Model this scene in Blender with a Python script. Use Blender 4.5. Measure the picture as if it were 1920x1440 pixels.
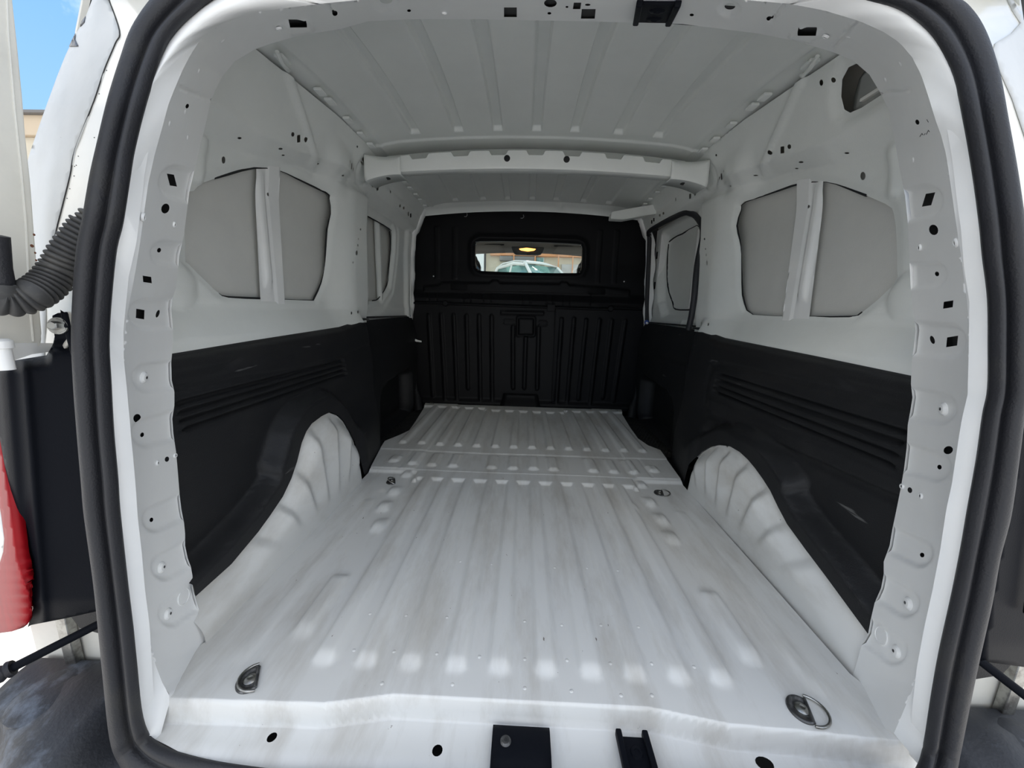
import bpy, bmesh, math, random
import numpy as np
from mathutils import Vector, Matrix
from mathutils.geometry import delaunay_2d_cdt

# ------------------------------------------------------------------ camera, world, sun, exposure
# Van frame: X to the right, Y forward from the camera, Z up from the cargo floor.
S = bpy.context.scene
for o in list(bpy.data.objects): bpy.data.objects.remove(o)
COL = S.collection
FPX, CX, CY = 700.0, 960.0, 720.0
VPX, VPY, ROLL = 983.0, 585.0, 0.027
def _unit(v): return v / np.linalg.norm(v)
_F = _unit(np.array([(VPX - CX) / FPX, (VPY - CY) / FPX, 1.0]))
_R = np.array([math.cos(ROLL), math.sin(ROLL), 0.0]); _R = _unit(_R - _F * np.dot(_R, _F))
_D = np.cross(_F, _R)
RM = np.array([_R, _F, -_D])                     # rows: van axes seen in camera axes
EYE = np.array([-0.0225, 0.0, 0.66])
GROUND = -0.58
cam_d = bpy.data.cameras.new('camera'); cam = bpy.data.objects.new('camera', cam_d); COL.objects.link(cam)
cam_d.sensor_width = 36.0; cam_d.lens = 36.0 * FPX / 1920.0; cam_d.clip_start = 0.02; cam_d.clip_end = 500
_r = RM @ np.array([1, 0, 0]); _u = RM @ np.array([0, -1, 0]); _b = RM @ np.array([0, 0, -1])
cam.matrix_world = Matrix(((_r[0], _u[0], _b[0], EYE[0]), (_r[1], _u[1], _b[1], EYE[1]), (_r[2], _u[2], _b[2], EYE[2]), (0, 0, 0, 1)))
S.camera = cam
S.view_settings.view_transform = 'Standard'; S.view_settings.look = 'None'
S.view_settings.gamma = 1.0; S.view_settings.use_curve_mapping = False
S.view_settings.exposure = 0.14
S.cycles.max_bounces = 16; S.cycles.diffuse_bounces = 12; S.cycles.glossy_bounces = 6
S.cycles.sample_clamp_indirect = 6.0

W = bpy.data.worlds.new('sky'); S.world = W; W.use_nodes = True
nt = W.node_tree; nt.nodes.clear()
def N(t, kind, **kw):
    n = t.nodes.new(kind)
    for k, v in kw.items():
        if k in ('loc',): continue
        if hasattr(n, k): setattr(n, k, v)
        else: n.inputs[k].default_value = v
    return n
_o = N(nt, 'ShaderNodeOutputWorld'); _bg = N(nt, 'ShaderNodeBackground'); nt.links.new(_bg.outputs[0], _o.inputs[0])
_tc = N(nt, 'ShaderNodeTexCoord'); _sep = N(nt, 'ShaderNodeSeparateXYZ'); nt.links.new(_tc.outputs['Generated'], _sep.inputs[0])
_grad = N(nt, 'ShaderNodeValToRGB'); nt.links.new(_sep.outputs['Z'], _grad.inputs[0])
_grad.color_ramp.elements[0].position = 0.0; _grad.color_ramp.elements[0].color = (0.45, 0.72, 1.0, 1)
_grad.color_ramp.elements[1].position = 0.75; _grad.color_ramp.elements[1].color = (0.10, 0.36, 0.88, 1)
_nz = N(nt, 'ShaderNodeTexNoise', Scale=2.6, Detail=7.0, Roughness=0.56); nt.links.new(_tc.outputs['Generated'], _nz.inputs['Vector'])
_cr = N(nt, 'ShaderNodeValToRGB'); nt.links.new(_nz.outputs['Fac'], _cr.inputs[0])
_cr.color_ramp.elements[0].position = 0.42; _cr.color_ramp.elements[1].position = 0.58
_mix = N(nt, 'ShaderNodeMix', data_type='RGBA'); nt.links.new(_cr.outputs['Color'], _mix.inputs[0])
nt.links.new(_grad.outputs['Color'], _mix.inputs[6]); _mix.inputs[7].default_value = (1.9, 1.86, 1.78, 1)
nt.links.new(_mix.outputs[2], _bg.inputs['Color']); _bg.inputs['Strength'].default_value = 1.1

sun_d = bpy.data.lights.new('sun', 'SUN'); sun_d.energy = 7.0; sun_d.angle = math.radians(0.6); sun_d.color = (1.0, 0.94, 0.85)
sun = bpy.data.objects.new('sun', sun_d); COL.objects.link(sun)
sun.location = (-2, 14, 14)
sun.rotation_euler = Vector((0.08, -0.72, -0.69)).to_track_quat('-Z', 'Y').to_euler()

# ------------------------------------------------------------------ measuring helpers: a photo point on a real surface
def rayd(x, y): return RM @ np.array([(x - CX) / FPX, (y - CY) / FPX, 1.0])
def onX(x, y, X): d = rayd(x, y); return EYE + d * (X - EYE[0]) / d[0]
def onY(x, y, Y): d = rayd(x, y); return EYE + d * (Y - EYE[1]) / d[1]
def onZ(x, y, Z): d = rayd(x, y); return EYE + d * (Z - EYE[2]) / d[2]
def onYv(px, py, Y):                              # vectorised
    d = np.stack([(px - CX) / FPX, (py - CY) / FPX, np.ones_like(px)], 1) @ RM.T
    return EYE + d * (np.asarray(Y) / d[:, 1])[:, None]
def sst(a, b, x):
    t = np.clip((np.asarray(x, float) - a) / (b - a), 0, 1); return t * t * (3 - 2 * t)
def seg_dist(p, a, b):
    a = np.asarray(a, float); b = np.asarray(b, float); d = b - a
    t = np.clip(((p - a) @ d) / max(d @ d, 1e-12), 0, 1)
    return np.linalg.norm(p - (a + t[:, None] * d), axis=1)
def poly_dist(p, pts, closed=False):
    r = np.full(len(p), 1e9); n = len(pts)
    for i in range(n if closed else n - 1): r = np.minimum(r, seg_dist(p, pts[i], pts[(i + 1) % n]))
    return r
def inside(p, poly):
    x, y = p[:, 0], p[:, 1]; r = np.zeros(len(p), bool); n = len(poly)
    for i in range(n):
        x1, y1 = poly[i]; x2, y2 = poly[(i + 1) % n]
        if y1 == y2: continue
        c = ((y1 > y) != (y2 > y)) & (x < (x2 - x1) * (y - y1) / (y2 - y1) + x1); r ^= c
    return r
def sdf(p, poly): return np.where(inside(p, poly), -1, 1) * poly_dist(p, poly, True)
def dense(pts, step, closed=True):
    out = []; n = len(pts)
    for i in range(n if closed else n - 1):
        a = np.array(pts[i], float); b = np.array(pts[(i + 1) % n], float)
        k = max(1, int(np.ceil(np.linalg.norm(b - a) / step)))
        for j in range(k): out.append(tuple(a + (b - a) * j / k))
    if not closed: out.append(tuple(pts[-1]))
    return out
def smooth_curve(pts, per=6, closed=False):       # Catmull-Rom through the points
    P = [np.array(p, float) for p in pts]; n = len(P); out = []
    for i in range(n if closed else n - 1):
        p1, p2 = P[i], P[(i + 1) % n]
        p0 = P[i - 1] if (i > 0 or closed) else 2 * p1 - p2
        p3 = P[(i + 2) % n] if (i + 2 < n or closed) else 2 * p2 - p1
        for j in range(per):
            t = j / per
            out.append(tuple(0.5 * (2 * p1 + (p2 - p0) * t + (2 * p0 - 5 * p1 + 4 * p2 - p3) * t * t + (3 * p1 - p0 - 3 * p2 + p3) * t ** 3)))
    if not closed: out.append(tuple(P[-1]))
    return out
def resample(pts, n):
    P = np.array(pts, float); s = np.r_[0, np.cumsum(np.linalg.norm(np.diff(P, axis=0), axis=1))]
    q = np.linspace(0, s[-1], n)
    return np.stack([np.interp(q, s, P[:, k]) for k in range(P.shape[1])], 1)
def ell(cx, cy, rx, ry=None, n=14, ang=0.0):
    ry = rx if ry is None else ry; c, s = math.cos(ang), math.sin(ang)
    return [(cx + rx * math.cos(a) * c - ry * math.sin(a) * s, cy + rx * math.cos(a) * s + ry * math.sin(a) * c) for a in [2 * math.pi * i / n for i in range(n)]]
def rrect(x0, y0, x1, y1, r, n=5):
    out = []
    for cx, cy, a0 in ((x1 - r, y1 - r, 0), (x0 + r, y1 - r, 90), (x0 + r, y0 + r, 180), (x1 - r, y0 + r, 270)):
        for i in range(n + 1):
            a = math.radians(a0 + 90 * i / n); out.append((cx + r * math.cos(a), cy + r * math.sin(a)))
    return out

# ------------------------------------------------------------------ materials
def material(name, color, rough=0.5, metal=0.0, noise=None, bump=None, speck=None, coat=0.0, spec=0.5, emit=None, trans=0.0):
    m = bpy.data.materials.new(name); m.use_nodes = True; t = m.node_tree; b = t.nodes['Principled BSDF']
    b.inputs['Base Color'].default_value = (*color, 1); b.inputs['Roughness'].default_value = rough
    b.inputs['Metallic'].default_value = metal; b.inputs['Coat Weight'].default_value = coat
    b.inputs['Specular IOR Level'].default_value = spec; b.inputs['Transmission Weight'].default_value = trans
    if emit: b.inputs['Emission Color'].default_value = (*emit[0], 1); b.inputs['Emission Strength'].default_value = emit[1]
    tc = N(t, 'ShaderNodeTexCoord')
    if noise:                                     # (other colour, scale, lo, hi, stretch)
        c2, sc, lo, hi, st = noise
        mp = N(t, 'ShaderNodeMapping'); mp.inputs['Scale'].default_value = st; t.links.new(tc.outputs['Object'], mp.inputs[0])
        nz = N(t, 'ShaderNodeTexNoise', Scale=sc, Detail=8.0, Roughness=0.65); t.links.new(mp.outputs[0], nz.inputs['Vector'])
        r = N(t, 'ShaderNodeValToRGB'); r.color_ramp.elements[0].position = lo; r.color_ramp.elements[1].position = hi
        r.color_ramp.elements[0].color = (*color, 1); r.color_ramp.elements[1].color = (*c2, 1)
        t.links.new(nz.outputs['Fac'], r.inputs[0]); t.links.new(r.outputs[0], b.inputs['Base Color'])
    if speck:                                     # sparse specks, scratches or scuffs: (colour, scale, threshold, stretch, width)
        c3, sc, th, st, wd = speck
        mp = N(t, 'ShaderNodeMapping'); mp.inputs['Scale'].default_value = st; mp.inputs['Rotation'].default_value = (.4, .2, .5); t.links.new(tc.outputs['Object'], mp.inputs[0])
        nz = N(t, 'ShaderNodeTexNoise', Scale=sc, Detail=3.0, Roughness=0.6); t.links.new(mp.outputs[0], nz.inputs['Vector'])
        r2 = N(t, 'ShaderNodeValToRGB'); r2.color_ramp.elements[0].position = th; r2.color_ramp.elements[1].position = th + wd; t.links.new(nz.outputs['Fac'], r2.inputs[0])
        mx = N(t, 'ShaderNodeMix', data_type='RGBA'); t.links.new(r2.outputs[0], mx.inputs[0]); mx.inputs[7].default_value = (*c3, 1)
        if noise: t.links.new(r.outputs[0], mx.inputs[6])
        else: mx.inputs[6].default_value = (*color, 1)
        t.links.new(mx.outputs[2], b.inputs['Base Color'])
    if bump:
        sc, strength = bump
        nb = N(t, 'ShaderNodeTexNoise', Scale=sc, Detail=4.0); t.links.new(tc.outputs['Object'], nb.inputs['Vector'])
        bp = N(t, 'ShaderNodeBump', Strength=strength, Distance=0.002); t.links.new(nb.outputs['Fac'], bp.inputs['Height'])
        t.links.new(bp.outputs[0], b.inputs['Normal'])
    return m
M = {}
M['white'] = material('white_paint', (0.83, 0.835, 0.825), 0.34, noise=((0.78, 0.785, 0.775), 5.0, 0.45, 0.75, (1, 1, 1)), coat=0.2)
M['inner'] = material('thin_inner_paint', (0.79, 0.81, 0.785), 0.40, noise=((0.74, 0.76, 0.735), 4.0, 0.4, 0.7, (1, 1, 1)), bump=(260, 0.12))
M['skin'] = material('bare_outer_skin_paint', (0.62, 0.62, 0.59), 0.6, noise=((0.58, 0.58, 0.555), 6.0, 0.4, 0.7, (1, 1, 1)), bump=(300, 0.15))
M['roof'] = material('roof_inner_paint', (0.76, 0.78, 0.755), 0.40, noise=((0.70, 0.72, 0.695), 3.0, 0.4, 0.75, (1, 1, 1)), bump=(220, 0.12))
M['floor'] = material('worn_floor_paint', (0.70, 0.70, 0.68), 0.38, noise=((0.50, 0.48, 0.44), 5.0, 0.46, 0.74, (2.2, 0.5, 1)), coat=0.1, speck=((.16, .14, .12), 55.0, .735, (1.6, .7, 1), .02))
M['dimmed'] = material('darkened_white_paint', (0.55, 0.56, 0.555), 0.5, noise=((0.48, 0.49, 0.49), 6.0, 0.45, 0.75, (1, 1, 1)))  # the white body paint, darkened in colour to offset bright sky light
M['cream'] = material('cream_white_body_paint', (0.68, 0.665, 0.61), 0.35, noise=((0.58, 0.57, 0.52), 7.0, 0.5, 0.8, (1, 1, 1)), coat=0.3)
M['black'] = material('black_moulded_plastic', (0.0115, 0.012, 0.0135), 0.55, noise=((0.02, 0.02, 0.021), 9.0, 0.5, 0.75, (1, 0.5, 1)), bump=(420, 0.3), spec=0.35, speck=((.10, .10, .10), 16.0, .70, (.5, .35, 3.0), .06))
M['bulk'] = material('black_bulkhead_plastic', (0.0035, 0.0037, 0.0048), 0.5, noise=((0.006, 0.006, 0.006), 12.0, 0.55, 0.8, (1, 1, 1)), bump=(420, 0.25), spec=0.2)
M['gloss'] = material('satin_black_plastic', (0.006, 0.007, 0.010), 0.5, bump=(500, 0.15), spec=0.05)
M['rubber'] = material('black_rubber', (0.013, 0.0135, 0.017), 0.55, noise=((0.028, 0.027, 0.025), 14.0, 0.55, 0.8, (1, 1, 0.6)), bump=(380, 0.3))
M['hose'] = material('dusty_grey_rubber', (0.042, 0.042, 0.042), 0.62, noise=((0.11, 0.105, 0.095), 22.0, 0.5, 0.8, (1, 1, 1)))
M['bumper'] = material('scuffed_black_bumper_plastic', (0.02, 0.022, 0.027), 0.5, noise=((0.17, 0.20, 0.25), 7.0, 0.54, 0.72, (1, 1, 1)), bump=(160, 0.4))
M['steel'] = material('zinc_plated_steel', (0.42, 0.42, 0.40), 0.32, metal=1.0, noise=((0.2, 0.19, 0.18), 60.0, 0.45, 0.7, (1, 1, 1)))
M['darksteel'] = material('tarnished_steel', (0.10, 0.10, 0.10), 0.42, metal=0.8, noise=((0.25, 0.25, 0.25), 70.0, 0.5, 0.7, (1, 1, 1)))
M['red'] = material('red_lamp_lens', (0.30, 0.003, 0.008), 0.45, coat=0.0, spec=0.2, noise=((0.22, 0.004, 0.008), 30.0, 0.4, 0.7, (1, 1, 0.3)))
M['clear'] = material('clear_lamp_lens', (0.75, 0.74, 0.70), 0.15, coat=0.5)
M['paper'] = material('white_paper', (0.8, 0.8, 0.78), 0.7)
M['blueclip'] = material('blue_plastic', (0.03, 0.08, 0.35), 0.4)
M['mat'] = material('black_ribbed_mat', (0.018, 0.018, 0.018), 0.6, noise=((0.06, 0.058, 0.052), 14.0, 0.5, 0.75, (0.4, 3, 1)), bump=(90, 0.5))
M['cavity'] = material('cavity_shade', (0.03, 0.03, 0.03), 0.8)  # near-black colour stands for the shade inside closed cavities
M['cloth'] = material('dark_grey_cloth', (0.05, 0.048, 0.045), 0.9, bump=(300, 0.3))
M['headliner'] = material('grey_headliner', (0.22, 0.20, 0.18), 0.9)
M['amber'] = material('lit_amber_lens', (0.9, 0.4, 0.1), 0.3, emit=((1.0, 0.36, 0.07), 5.0))
M['concrete'] = material('pale_concrete', (0.56, 0.54, 0.51), 0.85, noise=((0.47, 0.455, 0.43), 0.7, 0.4, 0.7, (1, 1, 1)))
M['stucco'] = material('cream_stucco', (0.70, 0.62, 0.48), 0.85, noise=((0.62, 0.55, 0.43), 1.2, 0.4, 0.7, (1, 1, 1)))
M['orange'] = material('orange_fascia_paint', (0.70, 0.30, 0.12), 0.6, noise=((0.6, 0.32, 0.18), 3.0, 0.4, 0.7, (1, 1, 1)))
M['greyband'] = material('grey_awning_cloth', (0.20, 0.19, 0.18), 0.8)
M['carpaint'] = material('white_truck_paint', (0.78, 0.77, 0.72), 0.2, coat=0.6)
M['carglass'] = material('tinted_truck_glass', (0.12, 0.26, 0.24), 0.06, coat=0.5)
M['tyre'] = material('tyre_rubber', (0.02, 0.02, 0.02), 0.8)
def glass_material():
    m = bpy.data.materials.new('clear_glass'); m.use_nodes = True; t = m.node_tree; t.nodes.clear()
    o = N(t, 'ShaderNodeOutputMaterial'); g = N(t, 'ShaderNodeBsdfGlossy', Roughness=0.0); tr = N(t, 'ShaderNodeBsdfTransparent')
    tr.inputs[0].default_value = (0.93, 0.96, 0.95, 1); mx = N(t, 'ShaderNodeMixShader'); mx.inputs[0].default_value = 0.04
    t.links.new(tr.outputs[0], mx.inputs[1]); t.links.new(g.outputs[0], mx.inputs[2]); t.links.new(mx.outputs[0], o.inputs[0])
    return m
M['glass'] = glass_material()

# ------------------------------------------------------------------ object helpers
def link_mesh(name, verts, faces, m, parent=None, smooth=True, angle=None):
    me = bpy.data.meshes.new(name); me.from_pydata([tuple(map(float, v)) for v in verts], [], [tuple(map(int, f)) for f in faces]); me.validate()
    if smooth: me.shade_smooth()
    if angle: me.set_sharp_from_angle(angle=math.radians(angle))
    me.materials.append(m if not isinstance(m, str) else M[m])
    o = bpy.data.objects.new(name, me); COL.objects.link(o)
    if parent: o.parent = parent
    return o
def from_bm(name, bm, m, parent=None, smooth=True, angle=35):
    bmesh.ops.recalc_face_normals(bm, faces=bm.faces)
    me = bpy.data.meshes.new(name); bm.to_mesh(me); bm.free()
    if smooth: me.shade_smooth(); me.set_sharp_from_angle(angle=math.radians(angle))
    me.materials.append(M[m] if isinstance(m, str) else m)
    o = bpy.data.objects.new(name, me); COL.objects.link(o)
    if parent: o.parent = parent
    return o
def empty(name, loc=(0, 0, 0)):
    o = bpy.data.objects.new(name, None); COL.objects.link(o); o.location = loc; o.empty_display_size = 0.05; return o
def tag(o, label, cat, group=None):
    o['label'] = label; o['category'] = cat
    if group: o['group'] = group
    return o
def struct(o): o['kind'] = 'structure'; return o
def thing(name, label, cat, loc=(0, 0, 0), group=None): return tag(empty(name, loc), label, cat, group)
def thicken(o, t, offset=-1):
    md = o.modifiers.new('thickness', 'SOLIDIFY'); md.thickness = t; md.offset = offset; return o
def sheet(name, outer, holes, step, lift, m, parent=None, grid=None, towards=None, angle=None, off=None):
    """a pressed sheet: the outline with its holes, filled with a fine mesh in (u, v) and lifted to 3-D"""
    su, sv = step; sc = np.array([1.0 / su, 1.0 / sv])
    O = [tuple(np.array(p) * sc) for p in outer]; H = [[tuple(np.array(p) * sc) for p in h] for h in holes]
    O = dense(O, 1.0); H = [dense(h, 1.0) for h in H]
    if grid is None:
        a = np.array(O); lo, hi = a.min(0), a.max(0)
        gx, gy = np.meshgrid(np.arange(lo[0] + .5, hi[0], 1.0), np.arange(lo[1] + .5, hi[1], 1.0)); G = np.stack([gx.ravel(), gy.ravel()], 1)
        gap = 0.45
    else: G = np.asarray(grid) * sc; gap = 0.3
    rng = np.random.default_rng(3); G = G + rng.uniform(-.02, .02, G.shape)
    G = G[inside(G, O)]; G = G[poly_dist(G, O, True) > gap]
    for h in H:
        a = np.array(h); near = (G[:, 0] > a[:, 0].min() - 1) & (G[:, 0] < a[:, 0].max() + 1) & (G[:, 1] > a[:, 1].min() - 1) & (G[:, 1] < a[:, 1].max() + 1)
        if near.any():
            q = G[near]; bad = inside(q, h) | (poly_dist(q, h, True) < gap)
            keep = np.ones(len(G), bool); keep[np.where(near)[0][bad]] = False; G = G[keep]
    V = []; E = []
    for loop in [O] + H:
        b = len(V); V += loop; E += [(b + i, b + (i + 1) % len(loop)) for i in range(len(loop))]
    V += [tuple(p) for p in G]
    vv, ee, ff, *_ = delaunay_2d_cdt([Vector(p) for p in V], E, [], 0, 1e-5)
    vv = np.array([(p[0], p[1]) for p in vv]); ff = [f for f in ff if len(f) == 3]; ff = np.array(ff)
    c = vv[ff].mean(1); k = inside(c, O)
    for h in H:
        a = np.array(h); near = np.where((c[:, 0] > a[:, 0].min()) & (c[:, 0] < a[:, 0].max()) & (c[:, 1] > a[:, 1].min()) & (c[:, 1] < a[:, 1].max()))[0]
        if len(near): k[near] &= ~inside(c[near], h)
    ff = ff[k]; uv = vv / sc
    P = lift(uv[:, 0], uv[:, 1])
    t = np.array(EYE if towards is None else towards); n = np.cross(P[ff[:, 1]] - P[ff[:, 0]], P[ff[:, 2]] - P[ff[:, 0]])
    if (n * (t - P[ff].mean(1))).sum() < 0: ff = ff[:, ::-1]
    return link_mesh(name, P, ff, m, parent, True, angle)
def tube(name, path, rad, m, parent=None, seg=12, closed=False, cap=True, up=None):
    P = np.array(path, float); n = len(P); r = np.broadcast_to(np.asarray(rad, float), (n,))
    T = np.gradient(P, axis=0) if not closed else (np.roll(P, -1, 0) - np.roll(P, 1, 0))
    T = T / np.linalg.norm(T, axis=1)[:, None]
    u = np.array(up if up is not None else (0.31, 0.17, 0.93)); u = u - T[0] * (u @ T[0]); u /= np.linalg.norm(u); V = []
    for i in range(n):
        u = u - T[i] * (u @ T[i]); u /= np.linalg.norm(u); w = np.cross(T[i], u)
        for k in range(seg):
            a = 2 * math.pi * k / seg; V.append(P[i] + r[i] * (math.cos(a) * u + math.sin(a) * w))
    F = []
    for i in range(n if closed else n - 1):
        j = (i + 1) % n
        for k in range(seg):
            l = (k + 1) % seg; F.append((i * seg + k, i * seg + l, j * seg + l, j * seg + k))
    if cap and not closed: F.append(tuple(range(seg))[::-1]); F.append(tuple((n - 1) * seg + k for k in range(seg)))
    return link_mesh(name, V, F, m, parent, True, 50)
def frame_of(axis, side=None):
    a = _unit(np.array(axis, float)); s = np.array(side if side is not None else ((0, 0, 1) if abs(a[2]) < .9 else (1, 0, 0)), float)
    s = _unit(s - a * (s @ a)); return s, np.cross(a, s), a
def lathe(name, base, axis, prof, m, parent=None, seg=20, side=None, sy=1.0):
    """revolve (radius, height) pairs about the axis through base"""
    s, t, a = frame_of(axis, side); base = np.array(base, float); V = []; F = []
    for r, h in prof:
        for k in range(seg):
            g = 2 * math.pi * k / seg; V.append(base + a * h + s * r * math.cos(g) + t * r * sy * math.sin(g))
    for i in range(len(prof) - 1):
        for k in range(seg):
            l = (k + 1) % seg; F.append((i * seg + k, i * seg + l, (i + 1) * seg + l, (i + 1) * seg + k))
    F.append(tuple(range(seg))[::-1]); F.append(tuple((len(prof) - 1) * seg + k for k in range(seg)))
    return link_mesh(name, V, F, m, parent, True, 40)
def box_bm(bm, lo, hi, bevel=0.0, mat=None):
    q = bmesh.new(); bmesh.ops.create_cube(q, size=1.0)
    lo = np.array(lo, float); hi = np.array(hi, float)
    for v in q.verts: v.co = Vector(((lo + hi) / 2 + np.array(v.co) * (hi - lo)))
    if bevel: bmesh.ops.bevel(q, geom=list(q.edges), offset=bevel, segments=3, affect='EDGES', profile=0.6)
    if mat is not None: bmesh.ops.transform(q, matrix=mat, verts=q.verts)
    me = bpy.data.meshes.new('tmp'); q.to_mesh(me); q.free(); bm.from_mesh(me); bpy.data.meshes.remove(me)
def box(name, lo, hi, m, parent=None, bevel=0.004, mat=None):
    bm = bmesh.new(); box_bm(bm, lo, hi, bevel, mat); return from_bm(name, bm, m, parent)
def prism(name, poly, y0, y1, m, parent=None, bevel=0.0, plane='XZ'):
    """an outline in X-Z (or Y-Z, or X-Y) with real thickness"""
    bm = bmesh.new()
    def at(p, d): return {'XZ': (p[0], d, p[1]), 'YZ': (d, p[0], p[1]), 'XY': (p[0], p[1], d)}[plane]
    f = bm.faces.new([bm.verts.new(at(p, y0)) for p in poly])
    r = bmesh.ops.extrude_face_region(bm, geom=[f]); dv = Vector(at((0, 0), y1 - y0))
    bmesh.ops.translate(bm, verts=[v for v in r['geom'] if isinstance(v, bmesh.types.BMVert)], vec=dv)
    if bevel: bmesh.ops.bevel(bm, geom=list(bm.edges), offset=bevel, segments=2, affect='EDGES')
    return from_bm(name, bm, m, parent)
def loft(name, rows, m, parent=None, closed_u=False, closed_v=False, angle=None, flip=False):
    n = len(rows); k = len(rows[0]); V = [p for r in rows for p in r]; F = []
    for i in range(n if closed_u else n - 1):
        for j in range(k if closed_v else k - 1):
            a, b = i * k + j, i * k + (j + 1) % k; c, d = ((i + 1) % n) * k + (j + 1) % k, ((i + 1) % n) * k + j
            F.append((a, d, c, b) if flip else (a, b, c, d))
    return link_mesh(name, V, F, m, parent, True, angle)

# ------------------------------------------------------------------ cargo floor
RIBX = [-0.383, -0.302, -0.217, -0.130, -0.048, 0.039, 0.124, 0.206, 0.287, 0.364]
FRX = [-0.595, -0.502, -0.413, -0.324, -0.233, -0.142, -0.052, 0.036, 0.125, 0.212, 0.301, 0.390, 0.477, 0.565]
MIDX = [-0.564, -0.476, -0.394, -0.303, -0.140, -0.048, 0.037, 0.122, 0.289, 0.374, 0.456, 0.548]
BUMPS = [(-0.475, 1.378), (-0.478, 1.231), (-0.386, 1.181), (-0.475, 1.121), (-0.450, 1.009), (0.460, 1.366), (0.449, 1.223), (0.374, 1.174), (0.450, 1.112), (0.443, 1.007)]
def sill_edge(X):
    return np.interp(X, [-.66, -.45, -.34, -.23, .21, .34, .45, .62], [.498, .503, .506, .527, .528, .508, .505, .496])
def floor_z(X, Y):
    X = np.asarray(X, float); Y = np.asarray(Y, float); z = np.zeros_like(X)
    def rib(x0, ya, yb, h=.0105, w=.0255, e=.012, near=.036, far=.02):
        d = np.hypot(X - x0, np.minimum(Y - (ya + w), 0) * .9)
        return h * (1 - sst(w - e, w, d)) * sst(ya, ya + near, Y) * (1 - sst(yb - far, yb, Y))
    r = np.zeros_like(X)
    for i, x in enumerate(RIBX): r = np.maximum(r, rib(x, .568, 1.42))
    r = np.maximum(r, rib(-.458, .626, .82)); r = np.maximum(r, rib(.446, .617, .82))
    for x, y in BUMPS: r = np.maximum(r, rib(x, y - .014, y + .075, .0105, .026, .016, .034, .04))
    r = np.maximum(r, rib(-.540, .56, 1.2, .003, .02)); r = np.maximum(r, rib(.535, .56, 1.2, .003, .02))
    plate = .0105 * sst(1.352, 1.368, Y + .02 * (np.abs(X) > .42)) * (np.abs(X) < .435)
    plate = np.maximum(plate, .0105 * sst(1.405, 1.425, Y))
    z = np.maximum(r, plate) + .004 * sst(1.430, 1.434, Y) - .0035 * sst(1.432, 1.436, Y) * (np.abs(X) < .455)
    m = np.zeros_like(X)
    for i, x in enumerate(MIDX):
        ends = i in (0, 11)
        m = np.maximum(m, rib(x, 1.455 if not ends else 1.475, 1.615 if not ends else 1.56, .0095, .027, .015, .030))
    z += m * (Y > 1.44)
    z += .003 * sst(1.632, 1.636, Y)
    z -= .0025 * np.exp(-((np.abs(X) - .520) / .004) ** 2) * (Y > 1.435) * (Y < 1.632)
    f = np.zeros_like(X)
    for x in FRX: f = np.maximum(f, rib(x, 1.695, 2.44, .011, .0245, .013, .032, .01))
    fe = np.where(np.abs(X) < .26, 2.352, 2.395)
    f = np.maximum(f, .012 * sst(fe, fe + .022, Y))
    z += f * (Y > 1.66)
    s = sill_edge(X)
    z -= .044 * (1 - sst(s - .004, s + .003, Y))
    z -= .012 * (1 - sst(.43, .47, Y))
    z += .0012 * np.sin(X * 9) * np.sin(Y * 5.0)
    return z
EDGE_L = [(0, .432), (-.20, .434), (-.44, .444), (-.545, .456), (-.615, .474), (-.65, .498), (-.664, .53), (-.634, .615), (-.636, 1.43), (-.672, 1.62), (-.69, 1.735), (-.648, 1.83), (-.622, 1.91), (-.636, 2.08), (-.668, 2.38), (-.680, 2.47)]
EDGE_R = [(.655, 2.47), (.640, 2.38), (.612, 2.09), (.602, 1.91), (.622, 1.81), (.662, 1.75), (.652, 1.64), (.632, 1.43), (.620, .615), (.650, .53), (.638, .498), (.602, .474), (.53, .456), (.43, .444), (.20, .434)]
gy = np.r_[np.arange(.425, .476, .006), np.arange(.476, .536, .0022), np.arange(.536, .56, .006), np.arange(.56, .62, .006), np.arange(.62, 1.33, .012), np.arange(1.33, 1.50, .0045), np.arange(1.50, 1.62, .008), np.arange(1.62, 1.75, .005), np.arange(1.75, 2.34, .014), np.arange(2.34, 2.47, .005)]
gx = np.arange(-.70, .70, .0052)
GX, GY = np.meshgrid(gx, gy)
holes = [ell(-.418, .484, .0075, .0075), ell(-.141, .480, .0085, .0085), ell(.388, .488, .014, .010)]
floor = struct(sheet('floor', EDGE_L + EDGE_R, holes, (.006, .006), lambda u, v: np.stack([u, v, floor_z(u, v)], 1), 'floor', grid=np.stack([GX.ravel(), GY.ravel()], 1)))
# small welded studs and weld marks on the floor between the ribs
def dome(name, p, n, r, h, m, parent, seg=12): return lathe(name, p, n, [(r, 0), (r * .8, h * .6), (r * .35, h)], m, parent, seg)
rs = random.Random(5)
for i, (x, y) in enumerate([(-.256, .548), (-.13, .553), (.0, .553), (.083, .552), (.17, .549), (.225, .552), (-.335, .61), (-.256, .612), (-.172, .612), (-.088, .61), (.0, .61), (.082, .612), (.165, .61), (.245, .614), (.325, .612), (-.34, .70), (-.26, .70), (-.17, .70), (.0, .70), (.08, .695), (.165, .70), (.245, .70), (-.256, .88), (-.172, .885), (-.088, .88), (.08, .88), (.165, .885), (.245, .88)]):
    dome('weld_stud', (x, y, floor_z([x], [y])[0] - .0005), (0, 0, 1), .0042, .0016, 'floor', floor, 10)
# closed underbody below the floor, so that holes read dark
_t1 = struct(box('trim_1', (-.60, .50, -.16), (.60, 2.62, -.085), 'cavity', None, .01)); box('side_sill', (-.86, .80, -.16), (-.56, 2.62, -.055), 'cavity', _t1, .01); box('side_sill', (.56, .80, -.16), (.86, 2.62, -.055), 'cavity', _t1, .01)

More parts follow.
